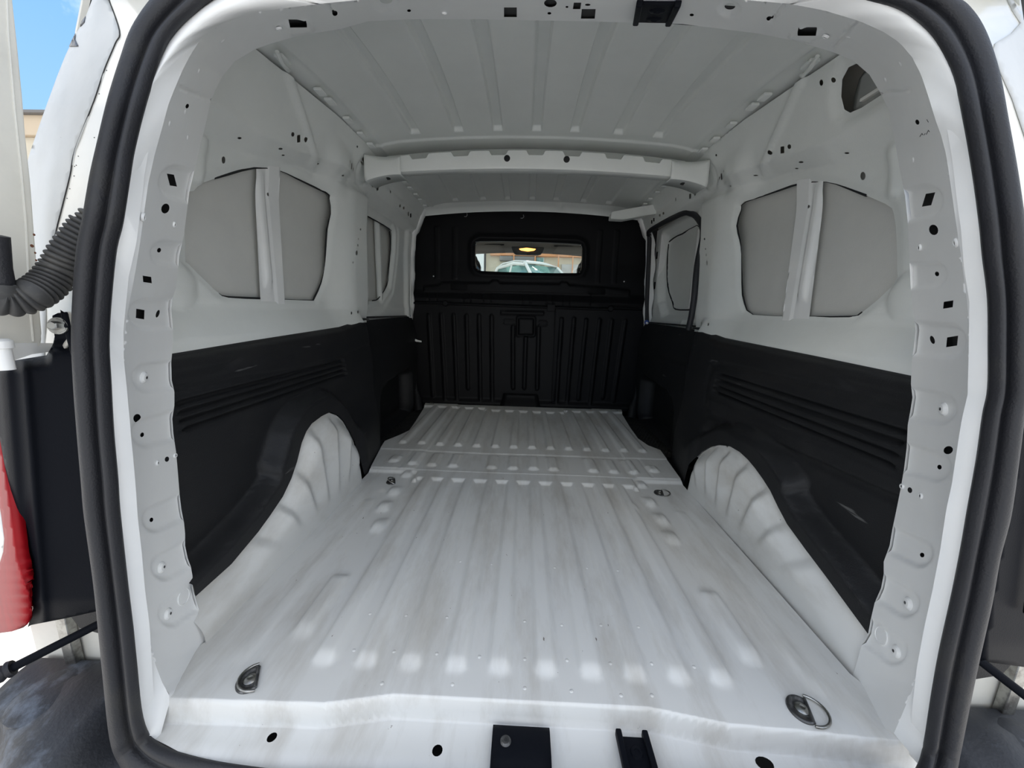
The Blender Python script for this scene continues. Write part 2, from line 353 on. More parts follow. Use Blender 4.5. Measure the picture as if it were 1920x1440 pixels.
# ------------------------------------------------------------------ side walls
HZ = ([.6, .94, 1.09, 1.27, 1.45, 1.7, 2.6], [1.10, 1.103, 1.106, 1.135, 1.170, 1.186, 1.168])
PZ = ([.6, .97, 1.10, 1.33, 1.54, 1.77, 2.6], [1.04, 1.05, 1.062, 1.115, 1.135, 1.155, 1.14])
def wall_x(Y, z):
    """half width of the inner side wall"""
    Y = np.asarray(Y, float); z = np.asarray(z, float)
    hz = np.interp(Y, *HZ); pz = np.interp(Y, *PZ)
    low = np.interp(z, [.40, .52, .55, .58, .650, .690, 1.0], [.80, .775, .748, .752, .797, .803, .797])
    low = np.where(z < .66, low + (.800 - low) * sst(1.66, 1.715, Y), low)
    pan = low + (.783 - .797) * np.clip((z - 1.0) / (pz - 1.0), 0, 1)
    und = .783 + (.735 - .783) * np.clip((z - pz) / (hz - pz), 0, 1)
    up = .735 + (.676 - .735) * np.clip((z - hz) / (1.30 - hz), 0, 1.05) ** 1.15
    w = np.where(z < pz, pan, np.where(z < hz, und, up))
    # the pillar between the load bay and the side door stands in from the wall
    bp = sst(1.44, 1.66, Y) * (1 - sst(1.775, 1.815, Y)) * (1 - sst(pz - .015, hz - .005, z))
    bp *= .62 + .38 * sst(.60, .72, z)
    w = w - .048 * bp
    # forward frame
    w = w - .022 * sst(2.44, 2.48, Y) * (1 - sst(pz - .01, hz, z)) * (z > .6)
    return w
def on_wall(px, py, sgn):
    X = .76
    for _ in range(12):
        p = onX(px, py, sgn * X); X = float(wall_x([p[1]], [p[2]])[0])
    return (p[1], p[2])
def wall_poly(pts, sgn): return [on_wall(x, y, sgn) for x, y in pts]
def wall_hole(px, py, rx, ry, sgn, kind='o'):
    pts = ell(px, py, rx, ry, 10) if kind == 'o' else [(px - rx, py - ry * .86), (px + rx, py - ry), (px + rx, py + ry * .86), (px - rx, py + ry)]
    return wall_poly(pts, sgn)
OPEN_L = [(368, 358), (385, 343), (432, 327), (480, 315), (525, 319), (556, 333), (612, 360), (620, 373), (623, 400), (616, 430), (613, 478), (611, 503), (605, 530), (592, 559), (584, 563), (530, 561), (498, 560), (432, 557), (415, 550), (396, 533), (358, 495), (352, 480), (352, 372)]
OPEN_R = [(1498, 344), (1544, 341), (1585, 353), (1655, 382), (1671, 401), (1676, 450), (1677, 504), (1671, 533), (1612, 585), (1590, 594), (1506, 593), (1409, 590), (1393, 569), (1388, 533), (1387, 477), (1384, 450), (1379, 423), (1387, 393), (1396, 378), (1460, 356)]
FOPEN_L = [(690, 404), (700, 407), (737, 429), (741, 440), (740, 468), (736, 505), (732, 535), (716, 560), (705, 564), (676, 566), (680, 500)]
WH = {-1: [(419, 300, 3.5, 7, 'o'), (449, 259, 4, 2, 'o'), (526, 279, 4, 2, 'o'), (531, 291, 3, 1.3, 'o'), (595, 307, 3, 1.5, 'o'), (630, 329, 3, 1.5, 'o'), (549, 252, 3, 4.5, 'o'), (560, 260, 3, 7.5, 's'), (573, 262, 2.5, 5, 'o'), (649, 303, 1, 3, 'o'), (656, 312, 1.8, 6, 's'), (662, 317, 1, 3, 'o'), (667, 321, 1, 3, 'o'), (683, 303, 2.4, 9, 'o'), (688, 315, 1.2, 11, 'o'), (679, 306, 1.2, 4, 'o'), (694, 318, 1.1, 6, 'o'), (699, 346, 1.8, 5.5, 's'), (704, 343, .9, 3, 'o'), (708, 352, 1.8, 5.5, 's'), (732, 359, .9, 3.5, 'o'), (750, 386, 1.4, 2.6, 's'), (757, 390, 1.4, 2.6, 's'), (766, 401, 1.1, 4, 's'), (770, 404, 1.1, 4, 's'), (670, 275, 1.5, 2, 'o'), (676, 430, 1, 2, 'o'), (672, 448, 1, 2, 'o'), (671, 460, 1.2, 2.5, 'o'), (669, 474, 2, 4.5, 'o'), (662, 492, 1, 2, 'o'), (659, 587, 1.2, 2.8, 'o'), (671, 585, 1.2, 2.8, 'o')],
      1: [(1618, 330, 5, 8, 'o'), (1588, 287, 4.5, 1.8, 'o'), (1502, 304, 4.5, 1.8, 'o'), (1494, 316, 3, 1.2, 'o'), (1421, 329, 3, 1.3, 'o'), (1380, 349, 3, 1.3, 'o'), (1446, 286, 2.5, 4.5, 'o'), (1467, 281, 3.5, 7, 's'), (1480, 275, 3.5, 4.5, 'o'), (1363, 321, 1, 3, 'o'), (1354, 331, 1.9, 6, 's'), (1349, 334, 1, 3, 'o'), (1344, 338, 1, 3, 'o'), (1326, 320, 2.6, 9, 'o'), (1319, 331, 1.3, 11, 'o'), (1312, 335, 1, 5, 'o'), (1330, 323, 1, 4, 'o'), (1294, 368, 1.8, 5, 's'), (1299, 361, .9, 3, 'o'), (1303, 362, 1.8, 5, 's'), (1267, 374, .9, 3.5, 'o'), (1237, 404, 1.5, 2.4, 's'), (1244, 400, 1.5, 2.4, 's'), (1222, 416, 1.2, 3.5, 's'), (1226, 412, 1.2, 3.5, 's'), (1343, 291, 1.5, 2, 'o'), (1309, 398, .9, 2.5, 'o'), (1321, 448, 1.2, 2, 'o'), (1323, 467, 1.2, 2, 'o'), (1324, 478, 1.3, 3, 'o'), (1325.5, 493, 2, 4.5, 'o'), (1315, 606, 1.2, 3, 'o'), (1328, 608, 1.2, 3, 'o'), (1540, 155, 3.5, 6, 'o'), (1559, 150, 2.5, 5, 'o')]}
DOOR_OPEN = [(1.765, .612), (1.757, .66), (1.752, .76), (1.775, .92), (1.835, 1.05), (1.90, 1.115), (1.965, 1.152), (2.04, 1.166), (2.43, 1.172), (2.50, 1.155), (2.52, 1.12), (2.535, .70), (2.53, .612)]
LAMP = [(1.035, 1.16), (1.040, 1.19), (1.032, 1.222), (1.012, 1.236), (.985, 1.23), (.90, 1.20), (.87, 1.165), (.89, 1.145), (.99, 1.142), (1.02, 1.146)]
def build_wall(sgn):
    side = 'left' if sgn < 0 else 'right'
    op = wall_poly(OPEN_L if sgn < 0 else OPEN_R, sgn)
    op = smooth_curve(op, 2, True)
    holes = [op] + [wall_hole(*h[:4], sgn, h[4]) for h in WH[sgn]]
    if sgn < 0: fop = wall_poly(FOPEN_L, sgn); fop = [(max(y, 1.84), z) for y, z in fop]; holes.append(fop)
    else: holes.append(DOOR_OPEN); holes.append(LAMP)
    def lift(u, v):
        p = np.stack([u, v], 1); w = wall_x(u, v)
        d = sdf(p, op)
        w = w + .006 * (1 - sst(.0, .022, d))                                # the lip round the opening is pressed back
        c = (.835, .70) if sgn < 0 else (.845, .715)
        w = w - .016 * np.clip(1 - (np.hypot(u - c[0], v - c[1]) / .055) ** 2, 0, 1) ** .7   # round dome near the rear pillar
        g = seg_dist(p, (.94, 1.03), (.93, .95)); w = w - .010 * (1 - sst(.006, .02, g))      # little curved bead
        # diagonal gusset of the rail above the panel
        g2 = (u - 1.33) * .60 + (v - 1.10); w = w - .007 * (1 - sst(.0, .012, np.abs(g2 - .06) - .008)) * (v > np.interp(u, *PZ)) * (u > 1.10) * (u < 1.5)
        # crease where the folded column meets the rail
        gus = (1 - sst(0, .10, np.abs(u - 1.50) - (v - 1.05) * .15)) * sst(1.06, 1.13, v) * (1 - sst(1.17, 1.26, v)); w = w - .028 * gus
        # raised line under the opening and along the ledge
        w = w - .003 * (1 - sst(.0, .006, np.abs(v - .672))) * (u < 1.45)
        # ring pressing around the cluster of holes beside the cross member
        r = np.hypot(u - 1.70, (v - 1.225) * 1.2); w = w + .005 * (1 - sst(.004, .012, np.abs(r - .06)))
        w = w + .004 * (1 - sst(.0, .005, np.abs(v - 1.243) - .002)) * (u > 1.85)
        if sgn < 0:
            df = sdf(p, fop); w = w + (u > 1.815) * (.016 * (1 - sst(.012, .034, df)) + .006 * (1 - sst(.05, .07, df))) * (u < 2.45)
        if sgn > 0:
            dl = sdf(p, LAMP); w = w + .012 * (1 - sst(0, .03, dl))
        return np.stack([sgn * w, u, v], 1)
    top = [(float(y), 1.262 if y < 1.0 else float(np.interp(y, [1.0, 1.2, 1.4, 1.8, 2.62], [1.262, 1.281, 1.298, 1.309, 1.293]))) for y in np.linspace(2.62, .70, 40)]
    outline = [(.70, .50), (1.56, .50), (1.62, .592), (2.62, .592)] + top
    w = sheet('wall_' + side, outline, holes, (.0085, .0075), lift, 'inner', towards=(0, 1.3, .9))
    struct(w)
    # outer skin behind the opening
    def skin(u, v): return np.stack([sgn * (.812 + .010 * np.cos((v - .85) * 2.2) - .03 * sst(.95, 1.2, v)), u, v], 1)
    ry0 = .745
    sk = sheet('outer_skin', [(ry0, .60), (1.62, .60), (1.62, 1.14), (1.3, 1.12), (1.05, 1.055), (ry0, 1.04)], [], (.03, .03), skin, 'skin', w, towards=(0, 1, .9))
    g = [p for p in op if p[0] > .96]; k0 = max(range(len(g)), key=lambda i: (g[i][0] - g[i - 1][0]) ** 2 + (g[i][1] - g[i - 1][1]) ** 2); g = g[k0:] + g[:k0]
    tube('crack_shade_line', [(sgn * (float(wall_x([y], [z])[0]) + .0065), y, z) for y, z in g], [.0022 + .0012 * math.sin(i * .9) for i in range(len(g))], 'black', w, 6)  # black tube drawn in for the shaded crack round the opening
    # upright stiffener with a raised bead, between the two halves of the opening
    y0, y1 = (1.105, 1.215) if sgn < 0 else (1.125, 1.235)
    def strut(u, v):
        c = (u - (y0 + y1) / 2 + .012); x = .803 - .010 * (1 - sst(.008, .022, np.abs(c + .002))) * sst(.70, .74, v) * (1 - sst(1.01, 1.05, v)) - .003 * sst(0, .006, u - y0 - .07)
        x = x - .012 * sst(.97, 1.10, v)
        return np.stack([sgn * x, u, v], 1)
    lean = -.035
    so = [(y0 + lean * .0, .655), (y1, .655), (y1 + .02, 1.10), (y0 + .03, 1.09)]
    sh = [ell(y0 + .062, .735, .003, .009, 8), ell(y0 + .075, .985, .003, .005, 8)]
    sheet('panel_stiffener', so, sh, (.006, .02), strut, 'white', w, towards=(0, 1, .9))
    return w
wall_left = build_wall(-1); wall_right = build_wall(1)
# left: fixed panel ahead of the pillar, its outer skin and stiffener
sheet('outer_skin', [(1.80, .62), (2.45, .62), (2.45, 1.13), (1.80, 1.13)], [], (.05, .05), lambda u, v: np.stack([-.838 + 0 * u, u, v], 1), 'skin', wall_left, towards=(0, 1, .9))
sheet('panel_stiffener', [(2.06, .64), (2.15, .64), (2.15, 1.13), (2.06, 1.13)], [], (.008, .03), lambda u, v: np.stack([-.826 + .012 * (1 - sst(.008, .02, np.abs(u - 2.105))), u, v], 1), 'inner', wall_left, towards=(0, 1, .9))
FOP = [p for p in [(max(y, 1.84), z) for y, z in wall_poly(FOPEN_L, -1)] if p[0] > 1.86]
tube('crack_shade_line', [(-(.8225 if z < 1.1 else .81), y, z) for y, z in smooth_curve(FOP, 3)], .003, 'black', wall_left, 6)  # shaded crack of the forward opening, drawn as a black tube
# upright posts beside the bulkhead
for sx in (-1, 1):
    Wp = wall_left if sx < 0 else wall_right
    px_ = .795 if sx < 0 else .846
    bm = bmesh.new(); box_bm(bm, (sx * px_ - .020, 2.515, .60), (sx * px_ + .020, 2.545, 1.17), .006); from_bm('door_post', bm, 'white', Wp)
    rows = []
    for z in np.linspace(.58, 1.29, 24):
        x = np.interp(z, [.58, 1.10, 1.18, 1.29], [.775, .752, .715, .675]); x += .006 * math.sin(z * 34)
        rows.append([(sx * (x + .0), 2.556, z), (sx * (x + .004), 2.536, z), (sx * (x + .022), 2.530, z), (sx * (x + .05), 2.535, z)])
    loft('seal_flange', rows, 'white', Wp, flip=sx < 0)
# outer shell of the van: closes the cavities behind the holes
for sx in (-1, 1):
    rows = []
    for Y in (.78, 1.2, 2.0, 2.7):
        rows.append([(sx * x, Y, z) for x, z in ((.90, -.2), (.935, .1), (.94, .5), (.93, .75), (.905, 1.0), (.875, 1.15), (.81, 1.30), (.72, 1.40))])
    o = loft('outer_panel', rows, 'cream', wall_left if sx < 0 else wall_right); thicken(o, .004)
    zz = np.linspace(-.2, 1.36, 30); xo = np.interp(zz, [-.2, .1, .5, .75, 1.0, 1.15, 1.30, 1.40], [.90, .935, .94, .93, .905, .875, .81, .72])
    loft('added_cavity_blocker', [[(sx * ((float(wall_x([.79], [min(z, 1.262)])[0]) + .002) if z > .5 else .76), .79, z), (sx * (x - .001), .79, z)] for z, x in zip(zz, xo)], 'cavity', wall_left if sx < 0 else wall_right)  # dark strip added to keep outside light out of the wall cavity

# ------------------------------------------------------------------ roof
ROOFX = [-.470, -.300, -.147, .003, .150, .317, .470]
def roof_z(X, Y):
    X = np.asarray(X, float); Y = np.asarray(Y, float)
    z = 1.352 - .078 * X * X - .20 * np.clip(1.42 - Y, 0, 1) ** 2 - .03 * np.clip(Y - 1.9, 0, 1) ** 2 - .09 * np.clip(np.abs(X) - .55, 0, 1)
    return z
def roof_lift(u, v):
    z = roof_z(u, v); r = np.zeros_like(z)
    for x in ROOFX:
        xx = x * (1 + .0 * v); a = (1 - sst(.0155, .0205, np.abs(u - xx)))
        r = np.maximum(r, a * sst(.72, .74, v) * (1 - sst(1.600, 1.615, v)))
        r = np.maximum(r, .8 * a * sst(1.84, 1.86, v) * (1 - sst(2.46, 2.48, v)))
    z = z + .015 * r
    z = z - .007 * sst(1.652, 1.662, v) * (1 - sst(1.80, 1.81, v))       # flat landing above the cross member
    z = z - .004 * (1 - sst(0, .006, np.abs(np.abs(u) - .625) - .004))
    return np.stack([u, v, z], 1)
gx = np.unique(np.round(np.r_[np.arange(-.735, .736, .008)].tolist() + [x + d for x in ROOFX for d in (-.0205, -.018, -.0155, .0155, .018, .0205)], 4))
gy = np.r_[np.arange(.60, 1.58, .025), np.arange(1.58, 1.69, .004), np.arange(1.69, 2.44, .025), np.arange(2.44, 2.605, .008)]
GX, GY = np.meshgrid(gx, gy); RP = roof_lift(GX.ravel(), GY.ravel()).reshape(len(gy), len(gx), 3)
ceiling = struct(loft('ceiling', [[tuple(p) for p in r] for r in RP], 'roof', flip=True))
o = loft('outer_panel', [[(x, Y, 1.40 - .05 * x * x) for x in np.linspace(-.80, .80, 9)] for Y in (.86, 1.5, 2.62)], 'cream', ceiling); thicken(o, .004)
loft('added_cavity_blocker', [[(x, .865, float(roof_z([x], [.865])[0]) + .001), (x, .865, 1.399 - .05 * x * x)] for x in np.linspace(-.76, .76, 15)], 'cavity', ceiling)  # dark strip added to shut light out of the roof cavity
# clips and spot welds along the seam between roof and wall
for sx in (-1, 1):
    for Y in (1.06, 1.24, 1.30, 1.42, 1.53, 1.62, 1.88, 1.97, 2.05, 2.14, 2.25, 2.34, 2.45):
        z = float(roof_z([.66], [Y])[0]) - .012
        bm = bmesh.new(); box_bm(bm, (sx * .652 - .012, Y - .018, z - .005), (sx * .652 + .012, Y + .018, z + .003), .003); from_bm('seam_tab', bm, 'inner', ceiling)
# short angled bracket and wiring clip at the rear corner of the seam
for sx in (-1, 1):
    tube('seam_clip', [(sx * .640, 1.02, 1.262), (sx * .648, 1.05, 1.256), (sx * .655, 1.085, 1.258), (sx * .66, 1.10, 1.268)], .005, 'inner', ceiling, 8)
# roof cross member with notched upper flange
def crown(x): return .038 * (1 - (x / .64) ** 2)
rows = []
for x in np.linspace(-.625, .625, 251):
    near = min(abs(x - rx) for rx in ROOFX + [-.60, .60]); n = float(1 - sst(.028, .040, near)); c = crown(x); e = float(sst(.50, .56, abs(x)))
    t = 1.264 + c - .017 * n
    rows.append([(x, 1.66, t), (x, 1.652, t - .004), (x, 1.652, 1.214 + c * .72), (x, 1.656, 1.205 + c * .7), (x, 1.668, 1.202 + c * .7), (x, 1.712, 1.206 + c * .7), (x, 1.718, 1.212 + c * .7), (x, 1.718, 1.290 + c)])
cm = loft('cross_member', rows, 'inner', ceiling, angle=40); thicken(cm, .0015)
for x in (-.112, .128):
    lathe('dark_hole_disc', (x, 1.6528, 1.236 + crown(x) * .85), (0, -1, 0), [(.0125, 0), (.0125, .0016), (.010, .0022)], 'black', cm, 18)  # black disc stands for the shade inside an open hole
for sx in (-1, 1):                                # end brackets of the cross member, bolted to the rails
    rows = []
    for t in np.linspace(0, 1, 14):
        x = .545 + .145 * t; drop = .012 + .030 * t * t; d = .010 * t
        rows.append([(sx * x, 1.648 - d, 1.270 - .03 * t * (1 - t)), (sx * x, 1.644 - d, 1.262 - .05 * t * (1 - t) * 2), (sx * x, 1.640 - d, 1.226 - drop), (sx * x, 1.650 - d, 1.212 - drop), (sx * x, 1.74 + d, 1.216 - drop)])
    b = loft('cross_member_bracket', rows, 'inner', ceiling, angle=50, flip=sx < 0); thicken(b, .002)
    lathe('bracket_hole', (sx * .620, 1.685, 1.196), (0, 0, -1), [(.018, 0), (.018, .0015), (.016, .002)], 'black', b, 18)
# front header rail above the bulkhead, with a row of pressed slots
rows = []
for x in np.linspace(-.70, .70, 161):
    c = 1.300 + .042 * (1 - (x / .70) ** 2) - .008
    dip = .012 * max(0, 1 - abs(x - .185) / .025)
    rows.append([(x, 2.50, c + .012), (x, 2.515, c + .004 + .002 * math.sin(x * 300) * (abs(x) < .5)), (x, 2.535, c - .006 - dip), (x, 2.555, c - .014 - dip), (x, 2.565, c - .040)])
loft('header_rail', rows, 'inner', ceiling, flip=True)
# broad bracket reaching out over the bulkhead, upper right
b = prism('corner_bracket', [(.455, 1.198), (.46, 1.236), (.56, 1.256), (.72, 1.285), (.75, 1.235), (.66, 1.222), (.53, 1.196)], 2.30, 2.36, 'inner', wall_right, .003)

# ------------------------------------------------------------------ bulkhead
def bulk_y(X, Z):
    Z = np.asarray(Z, float); return 2.558 + .040 * sst(.71, .80, Z) + .012 * sst(.85, 1.0, Z)
def on_bulk(px, py):
    Y = 2.56
    for _ in range(8): p = onY(px, py, Y); Y = float(bulk_y([p[0]], [p[2]])[0])
    return np.array([p[0], p[2]])
_L = [((804, 591), (812, 742)), ((827, 590), (835, 747)), ((851, 591), (857, 747)), ((875, 592), (878, 728)), ((898.5, 592), (901, 748)), ((922, 593), (923, 748)), ((962, 612), (962, 727)), ((986, 632), (983, 727)), ((1010, 614), (1007, 728)), ((1053, 598), (1043, 752)), ((1076, 598), (1063, 753)), ((1099, 600), (1084, 748)), ((1124, 600), (1106, 755)), ((1147, 601), (1130, 745)), ((1172, 602), (1150, 752))]
BRIBS = [(on_bulk(*a), on_bulk(*b)) for a, b in _L]
BWIN = [on_bulk(*p) for p in ((891, 462), (893, 456), (900, 452), (985, 453), (1080, 457), (1089, 460), (1092, 467), (1091, 500), (1087, 509), (1078, 512), (985, 511), (905, 508), (895, 505), (891, 497))]
BSLOT = [rrect(*sum([list(on_bulk(*a)), list(on_bulk(*b))], [])[:2], *on_bulk(*b), .012) for a, b in (((845, 544), (877, 533)), ((1101, 551), (1135, 541)))]
BOX = [on_bulk(*p) for p in ((972, 596), (1001, 597), (1000, 628), (972, 628))]
BAR = [on_bulk(*p) for p in ((939, 583), (1020, 584.5), (1019.5, 591), (939, 589.5))]
BAND = [on_bulk(*p) for p in ((795, 537), (822, 535), (830, 529), (918, 531), (924, 525), (932, 525), (938, 531), (1048, 533), (1053, 528), (1062, 529), (1068, 535), (1135, 539), (1180, 545), (1180, 555), (985, 548), (795, 546))]
TICKS = [(on_bulk(x, 549 + (x - 800) * .016), on_bulk(x, 565 + (x - 800) * .025)) for x in (803, 818, 868, 881, 905, 919, 981, 995, 1025, 1038, 1057, 1070, 1109)]
def bulk_lift(u, v):
    p = np.stack([u, v], 1); y = bulk_y(u, v)
    h = np.zeros_like(u)
    for a, b in BRIBS: h = np.maximum(h, .0085 * (1 - sst(.0085, .0145, seg_dist(p, a, b))))
    h = np.maximum(h, .007 * (1 - sst(-.004, .004, sdf(p, BAR))))
    for a, b in (((946, 600), (963, 601)), ((946, 606), (963, 607)), ((1012, 603), (1024, 604)), ((1012, 609), (1024, 610))):
        h = np.maximum(h, .004 * (1 - sst(.004, .009, seg_dist(p, on_bulk(a[0], a[1]), on_bulk(b[0], b[1])))))
    d = sdf(p, BOX); h = h - .008 * (1 - sst(.003, .010, np.abs(d - .006))) + .003 * (1 - sst(-.01, 0, d))
    d = sdf(p, BAND); h = h + .010 * (1 - sst(-.006, .006, d))
    for a, b in TICKS: h = h - .005 * (1 - sst(.002, .007, seg_dist(p, a, b)))
    d = sdf(p, BWIN); h = h + .012 * (1 - sst(.020, .055, d)) - .016 * (1 - sst(.0, .022, d))
    s = seg_dist(p, on_bulk(1043, 575), on_bulk(1036, 755)); h = h - .004 * (1 - sst(.001, .006, s))
    s = seg_dist(p, on_bulk(776, 563), on_bulk(1205, 577)); h = h - .010 * (1 - sst(.006, .016, s))
    for x in (-.62, -.50, .46, .57): h = h + .003 * (1 - sst(.01, .018, np.abs(u - x))) * (v > .86) * (v < 1.2)
    h = h + .02 * (1 - sst(.02, .06, v))
    return np.stack([u, y - h, v], 1)
wall_front = struct(sheet('wall_front', [(-.79, .0), (.79, .0), (.79, .62), (.755, 1.12), (.69, 1.29)] + [(x, 1.290 + .042 * (1 - (x / .70) ** 2)) for x in np.linspace(.6, -.6, 13)] + [(-.69, 1.29), (-.755, 1.12), (-.79, .62)], [[tuple(q) for q in smooth_curve(BWIN, 2, True)]] + BSLOT, (.0058, .0075), bulk_lift, 'bulk', towards=(0, 1, .7), off=None))
box('added_slot_blocker', (-.62, 2.635, .70), (.62, 2.645, .90), 'bulk', wall_front, .002)  # dark plate added so no light shows through the slots
bw = np.array(BWIN); c0 = bw.mean(0)
rows = []
for f, dy in ((1.0, -.002), (1.0, .03)):
    rows.append([(c0[0] + (p[0] - c0[0]) * f, float(bulk_y([0], [1.0])[0]) + .004 + dy, c0[1] + (p[1] - c0[1]) * f) for p in smooth_curve(BWIN, 2, True)])
loft('window_rim', rows, 'bulk', wall_front, closed_v=True)
window_1 = struct(prism('window_1', [tuple(c0 + (np.array(p) - c0) * 1.03) for p in smooth_curve(BWIN, 2, True)], 2.632, 2.636, 'glass'))
tp = [on_bulk(776, 568), on_bulk(830, 568), on_bulk(836, 571), on_bulk(846, 570), on_bulk(1025, 576.5), on_bulk(1140, 580), on_bulk(1150, 577.5), on_bulk(1204, 580)]
tube('hinge_bar', [(p[0], 2.548, p[1]) for p in smooth_curve(tp, 5)], .0075, 'bulk', wall_front, 10)
for px, py in ((836, 569), (1144, 579)): q = on_bulk(px, py); lathe('hinge_knob', (q[0], 2.556, q[1]), (0, -1, 0), [(.02, 0), (.02, .012), (.015, .018)], 'bulk', wall_front, 16)
q0, q1 = on_bulk(1026, 571), on_bulk(1040, 584); box('hinge_sleeve', (q0[0], 2.535, q1[1]), (q1[0], 2.558, q0[1]), 'bulk', wall_front, .004)
# lower catch in the middle of the bulkhead
rows = [[(x, 2.535 - .05 * sst(0, 1, 1 - z / .10) + .0, z) for x in np.linspace(-.175 + .25 * z, .115 - .25 * z, 8)] for z in np.linspace(-.005, .10, 8)]
thicken(loft('catch_cover', rows, 'bulk', wall_front), .01)
box('catch_lip', (-.135, 2.475, .012), (.075, 2.50, .024), 'bulk', wall_front, .005)
for px, py in ((813, 518), (1170, 528)): q = on_bulk(px, py); lathe('clip_pin', (q[0], float(bulk_y([0], [q[1]])[0]) - .001, q[1]), (0, -1, 0), [(.0045, 0), (.0045, .002)], 'paper', wall_front, 10)
for px, py in ((875, 405), (980, 408)): q = on_bulk(px, py); tube('wire_clip', [(q[0] - .012, 2.59, q[1] - .008), (q[0], 2.585, q[1] - .010), (q[0] + .008, 2.585, q[1]), (q[0] + .004, 2.59, q[1] + .012)], .0022, 'steel', wall_front, 8)
for sx, px, py in ((-1, 766, 592), (1, 1212, 604)):
    q = onY(px, py, 2.50); c = lathe('trim_clip', q, (0, -1, 0), [(.014, 0), (.014, .006), (.010, .009)], 'blueclip', wall_front, 14); lathe('clip_centre', q + np.array([0, -.008, -.004]), (0, -1, 0), [(.007, 0), (.006, .004)], 'paper', c, 12)
for sx in (-1, 1):
    tube('edge_moulding', [(sx * .768, 2.535, .02), (sx * .772, 2.535, .2), (sx * .778, 2.535, .58)], .010, 'black', wall_front, 10)

# ------------------------------------------------------------------ wheel arches
ARCH = {-1: [(.607, .080), (.712, .096), (.80, .118), (.844, .134), (.90, .158), (.943, .190), (.975, .225), (1.006, .270), (1.035, .295), (1.068, .309), (1.13, .3145), (1.185, .313), (1.235, .290), (1.276, .257), (1.32, .200), (1.354, .148), (1.380, .07), (1.392, .0)],
        1: [(.609, .064), (.739, .113), (.80, .132), (.87, .156), (.91, .18), (.948, .206), (.985, .222), (1.027, .236), (1.07, .246), (1.116, .251), (1.18, .247), (1.246, .228), (1.30, .200), (1.353, .160), (1.385, .118), (1.404, .085), (1.420, .0)]}
def arch_x(u, v, sgn, con):
    p = np.stack([u, v], 1); d = -sdf(p, con + [(con[-1][0], -.02), (con[0][0], -.02)]); d = poly_dist(p, con)
    base = .630 + .035 * (1 - sst(0, .07, d)) ** 1.3
    ang = np.degrees(np.arctan2(v + .30, u - 1.14)); ph = (ang - 44) / 11.0
    saw = ph - np.floor(ph); saw = np.where(saw < .75, saw / .75, (1 - saw) / .25)
    k = sst(.03, .12, v) * sst(.003, .03, d) * sst(.70, .82, u)
    return base + .015 * (saw - .5) * k
for sx in (-1, 1):
    con = ARCH[sx]; Wp = wall_left if sx < 0 else wall_right
    sheet('wheel_arch', [(.607, -.01)] + con + [(1.42 if sx > 0 else 1.392, -.01)], [], (.007, .006), lambda u, v: np.stack([sx * arch_x(u, v, sx, con), u, v], 1), 'floor', Wp, towards=(0, 1, .9))

# ------------------------------------------------------------------ black lining panels
def trim_x(u, v, sgn):
    con = ARCH[sgn]; p = np.stack([u, v], 1); d = poly_dist(p, con)
    top = np.interp(u, *TOPZ)
    x = np.interp(v - top, [-.62, -.16, -.075, -.030, -.008, .0, .02], [.700, .703, .715, .722, .730, .742, .775])
    band = 1 - sst(.050, .085, d * (1 + .4 * (u < .9)))
    x = x - (.052 - .012 * sst(.0, .4, u - .9)) * band
    low = sst(1.36, 1.42, u) * (1 - sst(.12, .30, v)); x = x * (1 - low) + low * np.interp(u, [1.36, 1.43, 1.62, 1.735], [.636, .642, .676, .695])
    # forward end steps out to the pillar
    x = x + .040 * sst(1.66, 1.72, u) * (u > 1.4)
    x = x + .0 * u
    gz = [.459, .441, .424, .406] if sgn < 0 else [.452, .430, .407, .385]
    for k, z in enumerate(gz):
        zz = z + (0.0 if sgn < 0 else -.012 * (u - 1.05) * 0)
        x = x + .015 * (1 - sst(.0030, .0058, np.abs(v - zz))) * sst(.70, .712, u) * (1 - sst(1.40, 1.412, u))
    # soft recess at the rear top and the raised field below the slots
    x = x + .008 * (1 - sst(-.012, .004, sdf(p, [(.70, .485), (.70, .528), (.90, .530), (.86, .500), (.80, .490)])))
    if sgn > 0:
        x = x - .006 * (1 - sst(-.008, .004, sdf(p, [(.60, .335), (1.40, .300), (1.435, .318), (1.432, .352), (.60, .376)])))
        x = x + .005 * (1 - sst(.0, .01, np.abs(sdf(p, [(.60, .33), (1.42, .288), (1.47, .32), (1.46, .47), (1.40, .49), (.60, .50)])) - .004))
    else:
        x = x + .003 * (1 - sst(.0, .008, np.abs(v - .492 - .02 * np.sin(u * 4))))
    return x
TOPZ = ([.60, .75, 1.0, 1.32, 1.47, 1.55, 1.62, 1.72, 1.80], [.548, .550, .560, .571, .576, .588, .601, .605, .605])
